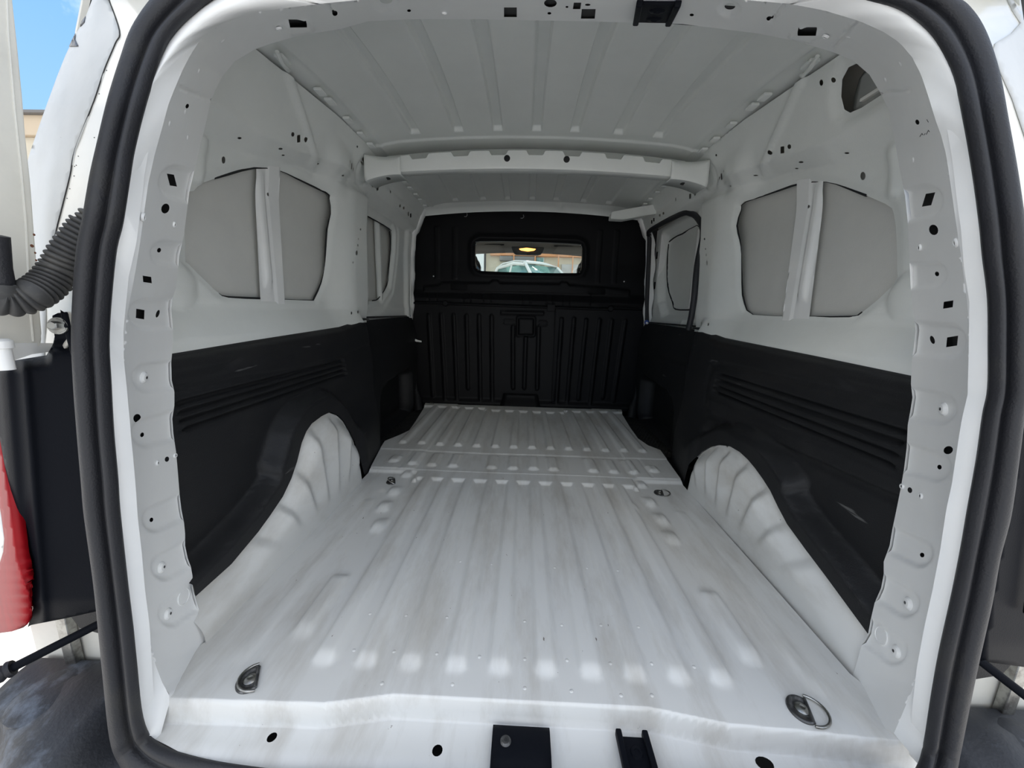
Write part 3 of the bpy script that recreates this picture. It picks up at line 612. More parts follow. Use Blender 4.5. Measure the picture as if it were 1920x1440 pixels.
for sx in (-1, 1):
    con = ARCH[sx]; name = 'left' if sx < 0 else 'right'
    root = thing('lower_side_panel', {-1: 'black plastic lower lining panel on the left wall, four slots and scuffs', 1: 'black plastic lower lining panel on the right wall, slots over a raised strip'}[sx], 'lining panel', (sx * .70, 1.1, .3))
    poly = [(.620, .095 if sx < 0 else .075)] + [(y, z + .002) for y, z in con[1:]] + [(con[-1][0] + .003, -.005), (1.70, -.02), (1.735, .01), (1.74, .60)] + [(float(y), float(np.interp(y, *TOPZ))) for y in np.linspace(1.72, .620, 30)]
    gyy = np.arange(.605, 1.74, .012); gzz = np.arange(-.02, .60, .0042); GX, GY = np.meshgrid(gyy, gzz)
    o = sheet('panel', poly, [], (.012, .0065), lambda u, v: np.stack([sx * trim_x(u, v, sx), u, v], 1), 'black', root, grid=np.stack([GX.ravel(), GY.ravel()], 1), towards=(0, 1, .7))
    rows = [[(sx * (x + 0), u, float(np.interp(u, *TOPZ)) + dz) for x, dz in ((.742, .0), (.748, .006), (.765, .008), (.800, .008))] for u in np.linspace(.65, 1.745, 60)]
    loft('top_ledge', rows, 'black', root, flip=sx > 0)
    for c in root.children: c.matrix_parent_inverse = root.matrix_basis.inverted()
# front side panels beside the bulkhead, with a moulded foot recess
for sx in (-1, 1):
    root = thing('front_side_panel', {-1: 'black front lining panel on the left between lining and bulkhead, foot recess open', 1: 'black side door lining panel on the right beside the bulkhead'}[sx], 'lining panel', (sx * .78, 2.1, .3))
    rec = [(1.86, -.02), (1.86, .17), (1.89, .235), (1.98, .265), (2.34, .285), (2.42, .25), (2.42, -.02)]
    def lift(u, v):
        p = np.stack([u, v], 1); d = sdf(p, rec); x = .765 + .02 * sst(.45, .61, v) - .015 * (1 - sst(.27, .33, np.abs(v - .30)))
        x = x + .085 * (1 - sst(-.02, .006, d))
        x = x - .006 * (1 - sst(0, .01, np.abs(v - .43))) * (sx > 0)
        return np.stack([sx * x, u, v], 1)
    sheet('panel', [(1.715, -.04), (2.53, -.04), (2.53, .612), (1.715, .600)], [], (.013, .011), lift, 'black', root, towards=(0, 2, .7))
    rows = [[(sx * x, u, z) for x, z in ((.785, .611), (.79, .617), (.83, .619))] for u in np.linspace(1.72, 2.53, 8)]
    loft('top_ledge', rows, 'black', root, flip=sx > 0)
    tube('corner_moulding', [(sx * .715, 2.44, -.02), (sx * .735, 2.475, .06), (sx * .752, 2.50, .11), (sx * .765, 2.515, .22)], [.030, .024, .016, .010], 'black', root, 10)
    for c in root.children: c.matrix_parent_inverse = root.matrix_basis.inverted()
    # ribbed mat in the foot well
    r2 = thing('foot_well_mat', {-1: 'dusty black ribbed mat in the left front foot well', 1: 'black ribbed mat in the dark right front foot well'}[sx], 'mat', (sx * .75, 2.1, -.03))
    e = EDGE_L[10:] if sx < 0 else EDGE_R[:6][::-1]
    def lift2(u, v): return np.stack([u, v, -.018 + .0025 * np.sin((u * .8 + v * .35) * 420) - .012 * sst(.72, .78, np.abs(u))], 1)
    poly = [(x - sx * .006, y) for x, y in e] + [(sx * .86, 2.53), (sx * .86, 1.73)]
    sheet('ribbed_mat', poly, [], (.004, .02), lift2, 'mat', r2, towards=(0, 1, 2)); r2.children[0].matrix_parent_inverse = r2.matrix_basis.inverted()
    # door sill body below the mat
    box('sill_board', (sx * .86 - .24, 1.70, -.08), (sx * .86 + .03, 2.55, -.045), 'cavity', r2, .004); r2.children[1].matrix_parent_inverse = r2.matrix_basis.inverted()

# ------------------------------------------------------------------ rear door frame: pillars and header
A_L = [(300, 1440), (285, 1405), (267, 1350), (257, 1300), (252, 1243), (247, 1177), (237, 1100), (230, 1027), (222, 960), (217, 897), (210, 813), (205, 730), (201, 647), (202, 590), (213, 480), (227, 417), (235, 367), (248, 283), (263, 217), (277, 173), (293, 123), (307, 87), (333, 50), (365, 22), (403, -4)]
A_T = [(470, -35), (700, -70), (1000, -80), (1300, -75), (1540, -38)]
A_R = [(1633, 0), (1680, 12), (1713, 32), (1747, 60), (1770, 93), (1790, 133), (1803, 187), (1817, 253), (1830, 333), (1840, 400), (1847, 480), (1857, 547), (1858, 647), (1857, 730), (1847, 780), (1837, 847), (1827, 913), (1817, 960), (1803, 1043), (1787, 1120), (1770, 1193), (1753, 1277), (1743, 1343), (1735, 1393), (1728, 1440)]
B_L = [(318, 1318), (317, 1300), (307, 1287), (290, 1243), (273, 1187), (263, 1110), (253, 1027), (247, 960), (238, 863), (230, 780), (228, 713), (232, 647), (238, 590), (252, 520), (262, 460), (270, 400), (278, 343), (290, 290), (304, 240), (316, 195), (328, 165), (343, 130), (357, 103), (377, 72), (417, 43), (483, 22), (600, 7)]
B_T = [(800, -12), (1040, -18), (1300, -8)]
B_R = [(1480, 7), (1547, 20), (1613, 40), (1657, 60), (1687, 80), (1710, 107), (1727, 140), (1742, 185), (1754, 225), (1765, 255), (1774, 290), (1783, 350), (1790, 400), (1802, 480), (1813, 563), (1820, 647), (1817, 747), (1810, 813), (1800, 897), (1788, 960), (1770, 1043), (1753, 1120), (1733, 1210), (1713, 1287), (1690, 1343), (1676, 1375)]
C_L = [(388, 1207), (378, 1177), (373, 1143), (366, 1120), (361, 1097), (361, 1080), (358, 1063), (352, 1047), (347, 1023), (347, 1000), (345, 980), (340, 955), (337, 930), (333, 880), (330, 847), (325, 813), (323, 785), (327, 760), (327, 735), (322, 713), (321, 680), (325, 637), (324, 613), (321, 580), (323, 560), (330, 540), (333, 513), (336, 480), (345, 440), (350, 400), (355, 360), (365, 317), (377, 267), (387, 227), (395, 190), (403, 170), (417, 143), (440, 115), (477, 93), (510, 81), (560, 67), (640, 54)]
C_T = [(690, 40), (770, 36), (900, 36), (985, 38), (1100, 40)]
C_R = [(1280, 45), (1423, 63), (1497, 78), (1563, 98), (1600, 114), (1630, 140), (1650, 173), (1667, 207), (1677, 260), (1687, 317), (1697, 367), (1702, 417), (1705, 480), (1708, 547), (1713, 590), (1717, 620), (1713, 653), (1709, 685), (1708, 720), (1711, 745), (1707, 770), (1702, 797), (1700, 840), (1695, 880), (1688, 920), (1680, 960), (1673, 993), (1668, 1023), (1657, 1053), (1657, 1077), (1652, 1103), (1640, 1130), (1633, 1160), (1628, 1187), (1615, 1210), (1608, 1237), (1597, 1273)]
def yB(py): return np.interp(py, [-90, 0, 200, 400, 700, 1000, 1320], [.640, .615, .560, .532, .518, .510, .502])
def yC(py): return np.interp(py, [-90, 40, 120, 200, 400, 700, 1000, 1210, 1275], [.80, .78, .755, .730, .690, .662, .638, .618, .616])
def yA(py): return yB(py) - .034
Aline = A_L + A_T + A_R; Bline = B_L + B_T + B_R; Cline = C_L + C_T + C_R
Bd = np.array(dense(Bline, 14, False)); Cs = smooth_curve([p for i, p in enumerate(Cline) if i % 3 == 0] + [Cline[-1]], 2); Cd = np.array(dense(Cline, 6, False))
BCP = [tuple(q) for q in Bd] + [tuple(q) for q in Cs[::-1]]
def plate_pts(px, py, extra=0.0):
    p = np.stack([px, py], 1); dB = poly_dist(p, Bd); dC = poly_dist(p, Cs); out = ~inside(p, BCP); nb = dB < dC
    out &= np.minimum(seg_dist(p, Bd[0], Cs[0]), seg_dist(p, Bd[-1], Cs[-1])) > np.minimum(dB, dC) + 1e-6; out &= p[:, 1] < 1255
    dB = np.where(out & nb, -dB, dB); dC = np.where(out & ~nb, -dC, dC); t = np.clip(dB / (dB + dC + 1e-9), -.3, 1.3)
    return onYv(px, py, yB(py) * (1 - t) + yC(py) * t + extra)
PRESS = [(329, 342, 30), (305, 474, 21), (272, 589, 29), (276, 709, 26), (275, 811, 27), (292, 973, 24), (310, 1062, 25), (322, 1150, 24),
         (1736, 377, 30), (1751, 515, 23), (1778, 639, 31), (1762, 766, 28), (1754, 875, 27), (1722, 1037, 25), (1696, 1130, 26), (1674, 1220, 25)]
def plate_h(px, py):
    p = np.stack([px, py], 1); h = np.zeros_like(px)
    for x, y, r in PRESS:
        d = np.array([VPX - x, VPY - y]); d = d / np.linalg.norm(d); s = -.55 if y > 600 else -.25
        d = _unit(np.array([d[0], d[1] * .8 if y > 600 else d[1] * .9]))
        h = np.maximum(h, .0045 * (1 - sst(r - 6, r + 3, seg_dist(p, (x, y), np.array([x, y]) + d * 140))))
    hx = np.where((py < 112) & (px > 560) & (px < 1560), 1.0, 0.0)
    # header: lapped joints and pressed flaps
    for q in ([(528, 42), (572, 36), (590, 57), (549, 63)], [(1476, 70), (1502, 50), (1542, 60), (1520, 78)]):
        h = h - .004 * (1 - sst(-2, 2, sdf(p, q)))
    for x, y, r in ((725, 6, 26), (1367, 17, 22), (523, 53, 8), (1548, 68, 9)):
        h = h + .003 * (1 - sst(r - 6, r, np.hypot(px - x, (py - y) * 1.4)))
    for a, b in (((1612, 180), (1705, 170)), ((340, 165), (395, 187)), ((1560, 92), (1610, 35)), ((1444, 40), (1480, -5)), ((606, -6), (626, 24))):
        h = h + .003 * (1 - sst(.5, 3, seg_dist(p, a, b)))
    return h
def plate_lift(u, v):
    P = plate_pts(u, v); e = 5.0
    n = np.cross(plate_pts(u + e, v) - P, plate_pts(u, v + e) - P); n /= np.linalg.norm(n, axis=1)[:, None] + 1e-12
    n *= np.sign((n * (EYE - P)).sum(1))[:, None]
    return P - n * plate_h(u, v)[:, None]
PH = [('s', 329, 340, 6.5, 11), ('o', 310, 391, 7.5, 9.5), ('o', 305, 471, 3.5, 4.5), ('s', 276, 524, 8, 6), ('s', 270, 590, 7.5, 8.5), ('o', 302, 589, 3, 7.5), ('o', 257, 784, 7, 8), ('o', 273, 815, 3.3, 4.5), ('o', 313, 861, 4, 5), ('o', 290, 974, 3.3, 4.3), ('o', 351, 199, 3, 4.5),
      ('s', 1733, 376, 8.5, 12), ('o', 1750.5, 431, 8.5, 10), ('o', 1749, 515, 3.8, 4.5), ('s', 1778, 571, 9, 6.5), ('o', 1741, 638, 4, 8), ('s', 1777, 641, 10, 9), ('o', 1778, 844, 9, 7.5), ('o', 1754, 875, 4, 4.5), ('o', 1706, 919, 4.3, 5.5), ('o', 1722, 1039, 4, 4.5), ('o', 1720, 229, 3.6, 5),
      ('s', 957, 23, 12, 9), ('s', 1103, 26, 13, 9), ('s', 1082, 11, 7, 6), ('o', 1032, 6, 12, 7.5), ('o', 725, 6, 12, 6), ('o', 767, 20, 3.5, 2.5), ('o', 1063, 13, 2.6, 1.8), ('o', 1030, 25, 3.6, 2.3), ('o', 1102, 9, 5, 2), ('o', 1367, 17, 10, 6), ('o', 1297, 28, 4, 2.5), ('s', 557, 41, 16, 4.5), ('o', 628, 25, 5, 5), ('s', 1515, 56, 17, 5), ('o', 1443, 35, 6, 4.5)]
SKEW = {329: .25, 1733: -.3, 276: .1, 270: -.05, 1778: -.1, 1777: -.1, 957: 0, 1103: -.1, 1082: -.15, 557: .05, 1515: .12}
def hole_px(k, x, y, rx, ry):
    if k == 'o': return ell(x, y, rx, ry, 14, math.radians(20 if x < 500 else -20) if y > 100 else 0)
    s = SKEW.get(x, 0); v = .16 if x < 500 else (-.16 if x > 1600 else 0)
    return [(x - rx - s * ry, y - ry - v * rx), (x + rx - s * ry, y - ry + v * rx), (x + rx + s * ry, y + ry + v * rx), (x - rx + s * ry, y + ry - v * rx)]
wall_rear = struct(sheet('wall_rear', Bline + [(1657, 1366), (1630, 1320)] + Cline[::-1] + [(360, 1242), (333, 1283)], [hole_px(*h) for h in PH], (4.2, 4.2), plate_lift, 'white', towards=(0, 0, .6)))
for q in ([(1725, 256), (1729, 250), (1731, 253)], [(1733, 253), (1735, 250)], [(1737, 252), (1741, 244), (1743, 247)], [(1738, 224), (1741, 229)]):   # faint pencil strokes near the top of the right pillar
    tube('pencil_mark', [plate_pts(np.array([float(x)]), np.array([float(y)]))[0] for x, y in q], .0005, 'hose', wall_rear, 5)
# the rounded outer lip of the frame
ra = resample(smooth_curve(Aline, 3), 260)
def pair_up(La, Lb, n):
    """stations on Lb matched to La by the same share of each of the three runs (left, top, right)"""
    out = []
    for a, b, k in zip(La, Lb, n): out.append((resample(a, k), resample(b, k)))
    return np.concatenate([o[0] for o in out]), np.concatenate([o[1] for o in out])
qa, qb = pair_up([A_L, [A_L[-1]] + A_T + [A_R[0]], A_R], [B_L, [B_L[-1]] + B_T + [B_R[0]], B_R], [110, 40, 110])
Pa = onYv(qa[:, 0], qa[:, 1], yA(qa[:, 1])); Pb = onYv(qb[:, 0], qb[:, 1], yB(qb[:, 1]))
rows = []
for t in np.linspace(0, 1, 9):
    P = Pa * (1 - t) + Pb * t; P = P + np.array([0, -1, 0]) * .010 * math.sin(math.pi * t ** .8); rows.append(P)
back = Pa + (Pa - Pb) * .25 + np.array([0, .03, 0]); rows = [back] + rows
lip = loft('frame_lip', [list(r) for r in rows], 'white', wall_rear, flip=True)
# inward return of the free edge, so that the sheet has a thickness
Pc = plate_pts(Cd[:, 0], Cd[:, 1]); nin = np.stack([np.interp(Cd[:, 0], [400, 560, 1500, 1640], [-1, 0, 0, 1]) * .014, np.full(len(Cd), .003), np.where(Cd[:, 1] < 120, .014, 0)], 1)
loft('frame_return', [list(Pc), list(Pc + nin)], 'white', wall_rear, flip=False)
# dark body cavity behind the frame
def pil(px, py, e=0.0): return plate_pts(np.array([float(px)]), np.array([float(py)]), e)[0]
def plate_n(px, py):
    P = pil(px, py); n = np.cross(pil(px + 2, py) - P, pil(px, py + 2) - P); n /= np.linalg.norm(n); return P, n * np.sign(n @ (EYE - P))
for x, y, r in ((275, 708, .0085), (308, 1063, .0085), (320, 1150, .0085), (1763, 767, .0090), (1697, 1130, .0090), (1675, 1220, .0090)):
    P, n = plate_n(x, y); P = P - n * .0045
    b = lathe('pan_head_bolt', P, n, [(r * 1.15, 0), (r * 1.15, .0012), (r, .0022), (r * .8, .0042), (r * .32, .0048), (r * .30, .0030)], 'white', wall_rear, 20)
    lathe('torx_socket', P + n * .0046, n, [(r * .27, 0), (r * .25, .0006)], 'darksteel', b, 6)
for x, y, r in ((268, 407, .0058), (326, 421, .0048), (295, 868, .0046), (328, 854, .0044), (1725, 464, .0055), (1793, 455, .0062), (1692, 912, .0048), (1727, 930, .0050), (833, 24, .0045), (523, 53, .005), (1548, 68, .0055)):
    P, n = plate_n(x, y)
    b = lathe('rivet_nut', P, n, [(r, -.001), (r, .0012), (r * .85, .0022), (r * .55, .0022), (r * .5, .0005)], 'white', wall_rear, 18)
    lathe('thread_hole', P + n * .0008, n, [(r * .46, 0), (r * .44, .0008)], 'darksteel', b, 12)
for x, y in ((347, 510 - 300), (318, 232), (352, 258), (418, 77), (373, 133), (1688, 120), (1660, 150), (1712, 300), (1590, 70)):
    P, n = plate_n(x, y); dome('weld_stud', P, n, .0042, .0009, 'white', wall_rear, 10)
for x, y in ((349, 1118), (1647, 1190)):               # the round pressed mark beside the lowest bolt
    P, n = plate_n(x, y); P = P - n * .0035; lathe('pressed_ring', P, n, [(.0155, -.001), (.0155, .0008), (.0135, .0008), (.0130, 0)], 'white', wall_rear, 26)
# dark sheet added behind the plate so that its holes read as shaded
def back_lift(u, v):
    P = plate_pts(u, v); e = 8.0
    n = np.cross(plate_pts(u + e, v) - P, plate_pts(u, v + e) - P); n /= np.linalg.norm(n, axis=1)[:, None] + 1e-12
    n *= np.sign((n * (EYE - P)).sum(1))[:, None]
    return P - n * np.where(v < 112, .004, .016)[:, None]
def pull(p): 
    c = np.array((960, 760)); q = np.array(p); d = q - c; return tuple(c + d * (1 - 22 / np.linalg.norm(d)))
sheet('dark_hole_backing', [pull(p) for p in Bline] + [tuple(p) for p in resample(Cs, 160)[::-1]], [], (14, 14), back_lift, 'cavity', wall_rear, towards=(0, 0, .6))

# ------------------------------------------------------------------ rubber door seal
SO = [(260, 1470), (227, 1427), (210, 1377), (198, 1260), (192, 1193), (182, 1087), (165, 960), (160, 900), (153, 813), (146, 713), (143, 613), (151, 480), (163, 413), (177, 333), (190, 277), (210, 193), (233, 117), (253, 60), (287, 7), (330, -40), (420, -90), (700, -125), (1000, -135), (1300, -130), (1560, -95), (1700, -55), (1783, 0), (1813, 23), (1840, 67), (1863, 140), (1880, 233), (1897, 327), (1910, 417), (1916, 480), (1919, 560), (1920, 647), (1917, 730), (1910, 780), (1900, 863), (1887, 960), (1867, 1037), (1853, 1120), (1830, 1227), (1813, 1310), (1797, 1393), (1785, 1450), (1760, 1500), (1690, 1540), (1400, 1560), (960, 1560), (600, 1550), (370, 1525)]
SA = [(353, 1417), (293, 1393), (267, 1350), (254, 1243), (247, 1177), (236, 1090), (222, 960), (218, 900), (210, 813), (205, 723), (201, 625), (213, 480), (227, 417), (240, 333), (249, 277), (270, 193), (295, 117), (320, 67), (365, 22), (410, -10), (490, -40), (700, -70), (1000, -80), (1300, -75), (1520, -45), (1600, -10), (1680, 12), (1722, 38), (1758, 75), (1792, 140), (1813, 233), (1829, 327), (1841, 417), (1847, 480), (1857, 560), (1858, 647), (1857, 730), (1847, 780), (1835, 863), (1817, 960), (1804, 1037), (1787, 1120), (1763, 1227), (1748, 1310), (1735, 1393), (1722, 1440), (1700, 1462), (1640, 1470), (1400, 1470), (960, 1462), (600, 1450), (450, 1436)]
so = np.array(smooth_curve(SO, 5, True)); sa = np.array(smooth_curve(SA, 5, True))
prof = [(0, -.004), (.02, .008), (.10, .0155), (.20, .0195), (.32, .0205), (.44, .018), (.54, .012), (.60, .005), (.65, .004), (.70, .009), (.78, .0125), (.87, .0115), (.95, .006), (1.0, -.003), (.8, -.016), (.4, -.018), (.1, -.014)]
prof = smooth_curve(prof, 2, True)
def y_seal(py): return np.where(py > 1395, np.interp(py, [1395, 1560], [.468, .415]), yA(np.minimum(py, 1395)) - .010)
rows = []
for t, d in prof:
    q = so * (1 - t) + sa * t; qy = so[:, 1] * .5 + sa[:, 1] * .5
    P = onYv(q[:, 0], q[:, 1], y_seal(qy)); dirn = EYE - P; dirn[:, 0] *= .35; dirn[:, 2] *= .35; dirn /= np.linalg.norm(dirn, axis=1)[:, None]
    rows.append(list(P + dirn * d))
seal = loft('door_seal', rows, 'rubber', closed_u=True, closed_v=True)
tag(seal, 'black double-lipped rubber door seal all round the white rear opening', 'rubber seal')

# ------------------------------------------------------------------ sliding side door on the right, seen through its opening
door_1 = struct(empty('door_1', (.84, 2.1, .6))); pi = door_1.matrix_basis.inverted
din = [(1.62, .50), (2.60, .50), (2.60, 1.20), (1.62, 1.20)]
dop1 = [(2.335, .74), (2.28, .70), (2.06, .695), (2.045, .70), (2.035, 1.09), (2.30, 1.125), (2.47, 1.12), (2.50, 1.09), (2.49, .98), (2.44, .84)]
dop2 = [(1.99, .70), (1.80, .70), (1.80, 1.07), (1.97, 1.085), (1.985, 1.07)]
def dlift(u, v):
    p = np.stack([u, v], 1); x = .825 + .042 * (1 - sst(0, .035, sdf(p, [(2.44, .76), (2.35, .675), (1.70, .67), (1.70, 1.13), (2.49, 1.145), (2.515, 1.0)])))
    x = x + .010 * (1 - sst(-.006, .006, sdf(p, dop1))) + .010 * (1 - sst(-.006, .006, sdf(p, dop2))) - .008 * (1 - sst(.006, .014, np.abs(u - 2.03)))
    x = x + .05 * (1 - sst(.56, .66, v)) * 0 - .012 * (1 - sst(.62, .66, v))
    return np.stack([x, u, v], 1)
o = sheet('inner_panel', din, [rrect(2.548, 1.02, 2.578, 1.065, .002, 1), rrect(2.535, .83, 2.565, .875, .002, 1)], (.012, .012), dlift, 'inner', door_1, towards=(0, 1.5, .9)); o.matrix_parent_inverse = pi()
for nm, q, dy in (('outer_skin', dop1, 0), ('outer_skin', dop2, 0)):
    rows = [[(.885, y, z) for y, z in q]]
    bm = bmesh.new(); bm.faces.new([bm.verts.new((.8795, y, z)) for y, z in dense(smooth_curve(q, 2, True), .5)]); o = from_bm(nm, bm, 'skin', door_1); o.matrix_parent_inverse = pi(); thicken(o, .003)
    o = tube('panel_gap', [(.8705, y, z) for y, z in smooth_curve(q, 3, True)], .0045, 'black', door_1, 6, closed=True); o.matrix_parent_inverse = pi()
o = box('stiffener', (.850, 2.045, .70), (.870, 2.07, 1.10), 'white', door_1, .006); o.matrix_parent_inverse = pi()
ds = smooth_curve([DOOR_OPEN[i] for i in range(1, len(DOOR_OPEN) - 1)], 4)
sp = [(1.772, .60)] + ds + [(2.53, .60)]; sxx = np.array([(.742 if y < 1.80 and z < 1.03 else float(wall_x([max(y, 1.83)], [z])[0]) - .006) for y, z in sp])
for _ in range(6): sxx[1:-1] = (sxx[:-2] + sxx[1:-1] * 2 + sxx[2:]) / 4
path = [(x, y + .004, z) for x, (y, z) in zip(sxx, sp)]
ws = tube('side_door_seal', path, [.0135] * len(path), 'rubber', None, 12)
tag(ws, 'black rubber seal framing the side door opening on the right', 'rubber seal')

# ------------------------------------------------------------------ outside of the body around the opening
so_s = so[np.argsort(so[:, 1])]
SOl = np.array([p for p in SO if p[0] < 420 and p[1] < 1430][::-1]); SOl = SOl[np.argsort(SOl[:, 1])]
SOr = np.array([p for p in SO if p[0] > 1560 and p[1] < 1455]); SOr = SOr[np.argsort(SOr[:, 1])]
def y_ext(px, py):
    l = px < 960
    xo = np.where(l, np.interp(py, SOl[:, 1], SOl[:, 0]), np.interp(py, SOr[:, 1], SOr[:, 0]))
    d = np.where(l, xo - px, px - xo)
    return yA(py) + .022 + np.clip(d, -40, 400) * .00085
def ext_sheet(name, poly, m, parent, off=0.0, step=9, bumpf=None, thick=.003):
    def lift(u, v):
        P = onYv(u, v, y_ext(u, v) - off - (bumpf(u, v) if bumpf else 0)); return P
    o = sheet(name, poly, [], (step, step), lift, m, parent, towards=(0, 0, .6)); return thicken(o, thick)
CRL = [(200, -12), (224, 58), (216, 82), (196, 130), (176, 190), (141, 280), (131, 330), (116, 390), (106, 430), (96, 480), (87, 560), (82, 690)]
wob = lambda u, v: .0016 * np.sin(u * .11 + v * .05) * np.sin(v * .043) + .003 * (1 - sst(3, 9, np.abs(u - (70 + 62 * sst(300, 0, v) + (300 - v) * .18))))
ext_sheet('corner_flange', [(x - 16, y) for x, y in CRL] + [(66, 690), (120, 655), (150, 600), (165, 480), (175, 410), (190, 330), (205, 275), (225, 190), (250, 115), (272, 60), (300, 10), (330, -25), (300, -60)], 'cream', wall_left, .0)
ext_sheet('corner_skin', [(180, -20), (160, 33), (140, 67), (123, 103), (107, 143), (80, 217), (57, 283), (30, 380), (0, 500), (-10, 690)] + CRL[::-1], 'dimmed', wall_left, .002, bumpf=wob, thick=.0012)
for q in ([(152, 40), (160, 30), (158, 42), (150, 50)], [(136, 72), (141, 62), (140, 74), (146, 86), (129, 87)]):       # bare patches chipped at the edge
    ext_sheet('paint_chip', q, 'darksteel', wall_left, .0045, 4, thick=.0004)
for x, y in ((200, 132), (158, 176), (186, 176), (147, 293), (143, 310), (140, 312), (139, 330), (131, 354), (126, 372), (115, 258), (177, 258)):
    P = onYv(np.array([float(x)]), np.array([float(y)]), y_ext(np.array([float(x)]), np.array([float(y)])) - .0005)[0]; dome('rust_spot', P, (.2, -1, 0), .0009, .0004, 'darksteel', wall_left, 8)
tube('seam_shade_line', [onYv(np.array([float(x)]), np.array([float(y)]), y_ext(np.array([float(x)]), np.array([float(y)])) - .0016)[0] for x, y in smooth_curve(CRL[:-1], 5)], .0008, 'cavity', wall_left, 6)
RCR = [(1850, -20), (1857, 33), (1897, 25), (1910, 37), (1897, 62), (1868, 80), (1862, 97), (1877, 133), (1900, 185), (1925, 260), (1950, 340)]
ext_sheet('corner_flange', [(1750, -60), (1770, -20), (1800, 12), (1830, 60), (1855, 140), (1875, 240), (1890, 330), (1900, 420), (1905, 520), (1905, 660), (2020, 660), (2020, 600), (2000, 300), (1930, 200), (1890, 90), (1920, 40), (1905, -60)], 'cream', wall_right, -.003)
ext_sheet('lower_flange', [(1905, 640), (1905, 760), (1890, 900), (1870, 1050), (1855, 1160), (1980, 1180), (2010, 900), (2030, 640)], 'cream', wall_right, -.075)
ext_sheet('corner_skin', [(1890, -20), (1912, 22), (1921, 40), (1960, 120), (2000, 260), (2000, 420), (1950, 340), (1925, 260), (1900, 185), (1877, 133), (1862, 97), (1868, 80), (1897, 62), (1915, 42), (1899, 18), (1880, -20)], 'dimmed', wall_right, .002, thick=.0012)
# roof edge over the door, from the seal up to the roof skin
k = np.where((so[:, 1] < -30))[0]; k = k[np.argsort(so[k, 0])]
P0 = onYv(so[k, 0], so[k, 1], y_seal(so[k, 1])); od = P0 - np.array([0, 0, .65]); od[:, 1] = 0; od /= np.linalg.norm(od, axis=1)[:, None]
P2 = np.stack([P0[:, 0] * 1.5, np.full(len(k), .88), 1.402 - .05 * (P0[:, 0] * 1.5) ** 2], 1)
rows = [list(P0 - od * .004 + np.array([0, .012, 0])), list(P0 + od * .03 + np.array([0, .03, 0])), list((P0 + od * .06) * .5 + P2 * .5 + np.array([0, -.02, .03])), list(P2)]
thicken(loft('roof_edge', rows, 'cream', ceiling), .002)
for sx in (-1, 1):                                # lower rear corners of the body, below the lamps
    bm = bmesh.new(); box_bm(bm, (min(sx * .80, sx * 1.02), .625, -.20), (max(sx * .80, sx * 1.02), .66, .26), .012); from_bm('lower_corner_panel', bm, 'cream', wall_left if sx < 0 else wall_right)
    Wp = wall_left if sx < 0 else wall_right
    box('bumper_bracket', (sx * .918 - .011, .605, -.10), (sx * .918 + .011, .622, .09), 'steel', Wp, .003)
    lathe('bracket_bolt', (sx * .918, .606, .062), (0, -1, 0), [(.008, 0), (.008, .003), (.004, .004)], 'darksteel', Wp, 6)
    prism('strap_plate', [(sx * .80, .14), (sx * .88, .125), (sx * .90, .09), (sx * .872, .03), (sx * .80, .01)], .598, .606, 'black', Wp, .002)

# left rear door, folded open, only its hinge edge in view
def dpt(px, py): p = onX(px, py, -.72); return (p[1], p[2])
dpoly = [dpt(x, y) for x, y in ((22, -70), (28, 0), (37, 83), (47, 187), (52, 253), (62, 347), (68, 430), (72, 480), (78, 570), (83, 630), (80, 652), (70, 655), (0, 658))] + [(.20, .61), (.12, .64), (.12, 1.18)]
door_2 = struct(prism('door_2', dpoly, -.72, -.768, 'cream', None, .004, 'YZ'))
tube('edge_seam', [(-.7195, dpt(x, y)[0], dpt(x, y)[1]) for x, y in ((10, -60), (14, 60), (26, 200), (40, 330), (48, 420), (52, 500), (58, 600), (62, 640))], .0012, 'cream', door_2, 6)
for x, y, r in ((60, 461, .0026), (64, 440, .0018), (66, 474, .0016), (68, 488, .0016)):
    lathe('rust_chip', (-.7202, *dpt(x, y)), (1, 0, 0), [(r, 0), (r * .7, .0006)], material('rust', (.16, .06, .03), .8) if 'rust' not in M else M['rust'], door_2, 7)
# white hinge between door and body
hg = door_2
pts = [onY(0, 662, .470), onY(40, 655, .495), onY(88, 652, .530)]
rows = []
for P, h in zip(pts, (.012, .008, .006)): rows.append([P + np.array([0, -.006, h]), P + np.array([0, -.012, 0]), P + np.array([0, -.006, -h]), P + np.array([0, .010, -h]), P + np.array([0, .010, h])])
loft('hinge_arm', rows, 'white', hg, closed_v=True, angle=50)
P = onY(5, 668, .468); lathe('hinge_pin', P + np.array([0, 0, -.018]), (0, 0, 1), [(.009, 0), (.009, .028), (.012, .029), (.012, .038), (.008, .041)], 'white', hg, 16)
# corrugated cable conduit into the body
cp = smooth_curve([(182, 405), (165, 428), (148, 450), (128, 478), (110, 508), (88, 534), (60, 553), (28, 563), (0, 560), (-20, 548)], 30)
cd = thing('cable_conduit', 'dusty grey corrugated rubber conduit bending from left door into body', 'hose')
path = [onY(x, y, float(np.interp(x, [0, 60, 110, 182], [.455, .475, .505, .532]))) for x, y in cp]
Ls = np.r_[0, np.cumsum(np.linalg.norm(np.diff(np.array(path), axis=0), axis=1))]
fine = np.linspace(0, Ls[-1], 900); pf = np.stack([np.interp(fine, Ls, np.array(path)[:, k]) for k in range(3)], 1)
k7 = np.ones(9) / 9; pf[8:-8] = np.stack([np.convolve(pf[:, k], k7, 'same') for k in range(3)], 1)[8:-8]
tube('corrugated_hose', pf, .0172 + .0034 * np.abs(np.sin(fine / .0068 * math.pi)) ** .8 - .003 * (fine < .015), 'hose', cd, 32)
tube('end_sleeve', [onY(-12, 440, .452), onY(-7, 500, .453), onY(0, 548, .454)], [.0125, .0125, .0135], 'rubber', cd, 20)
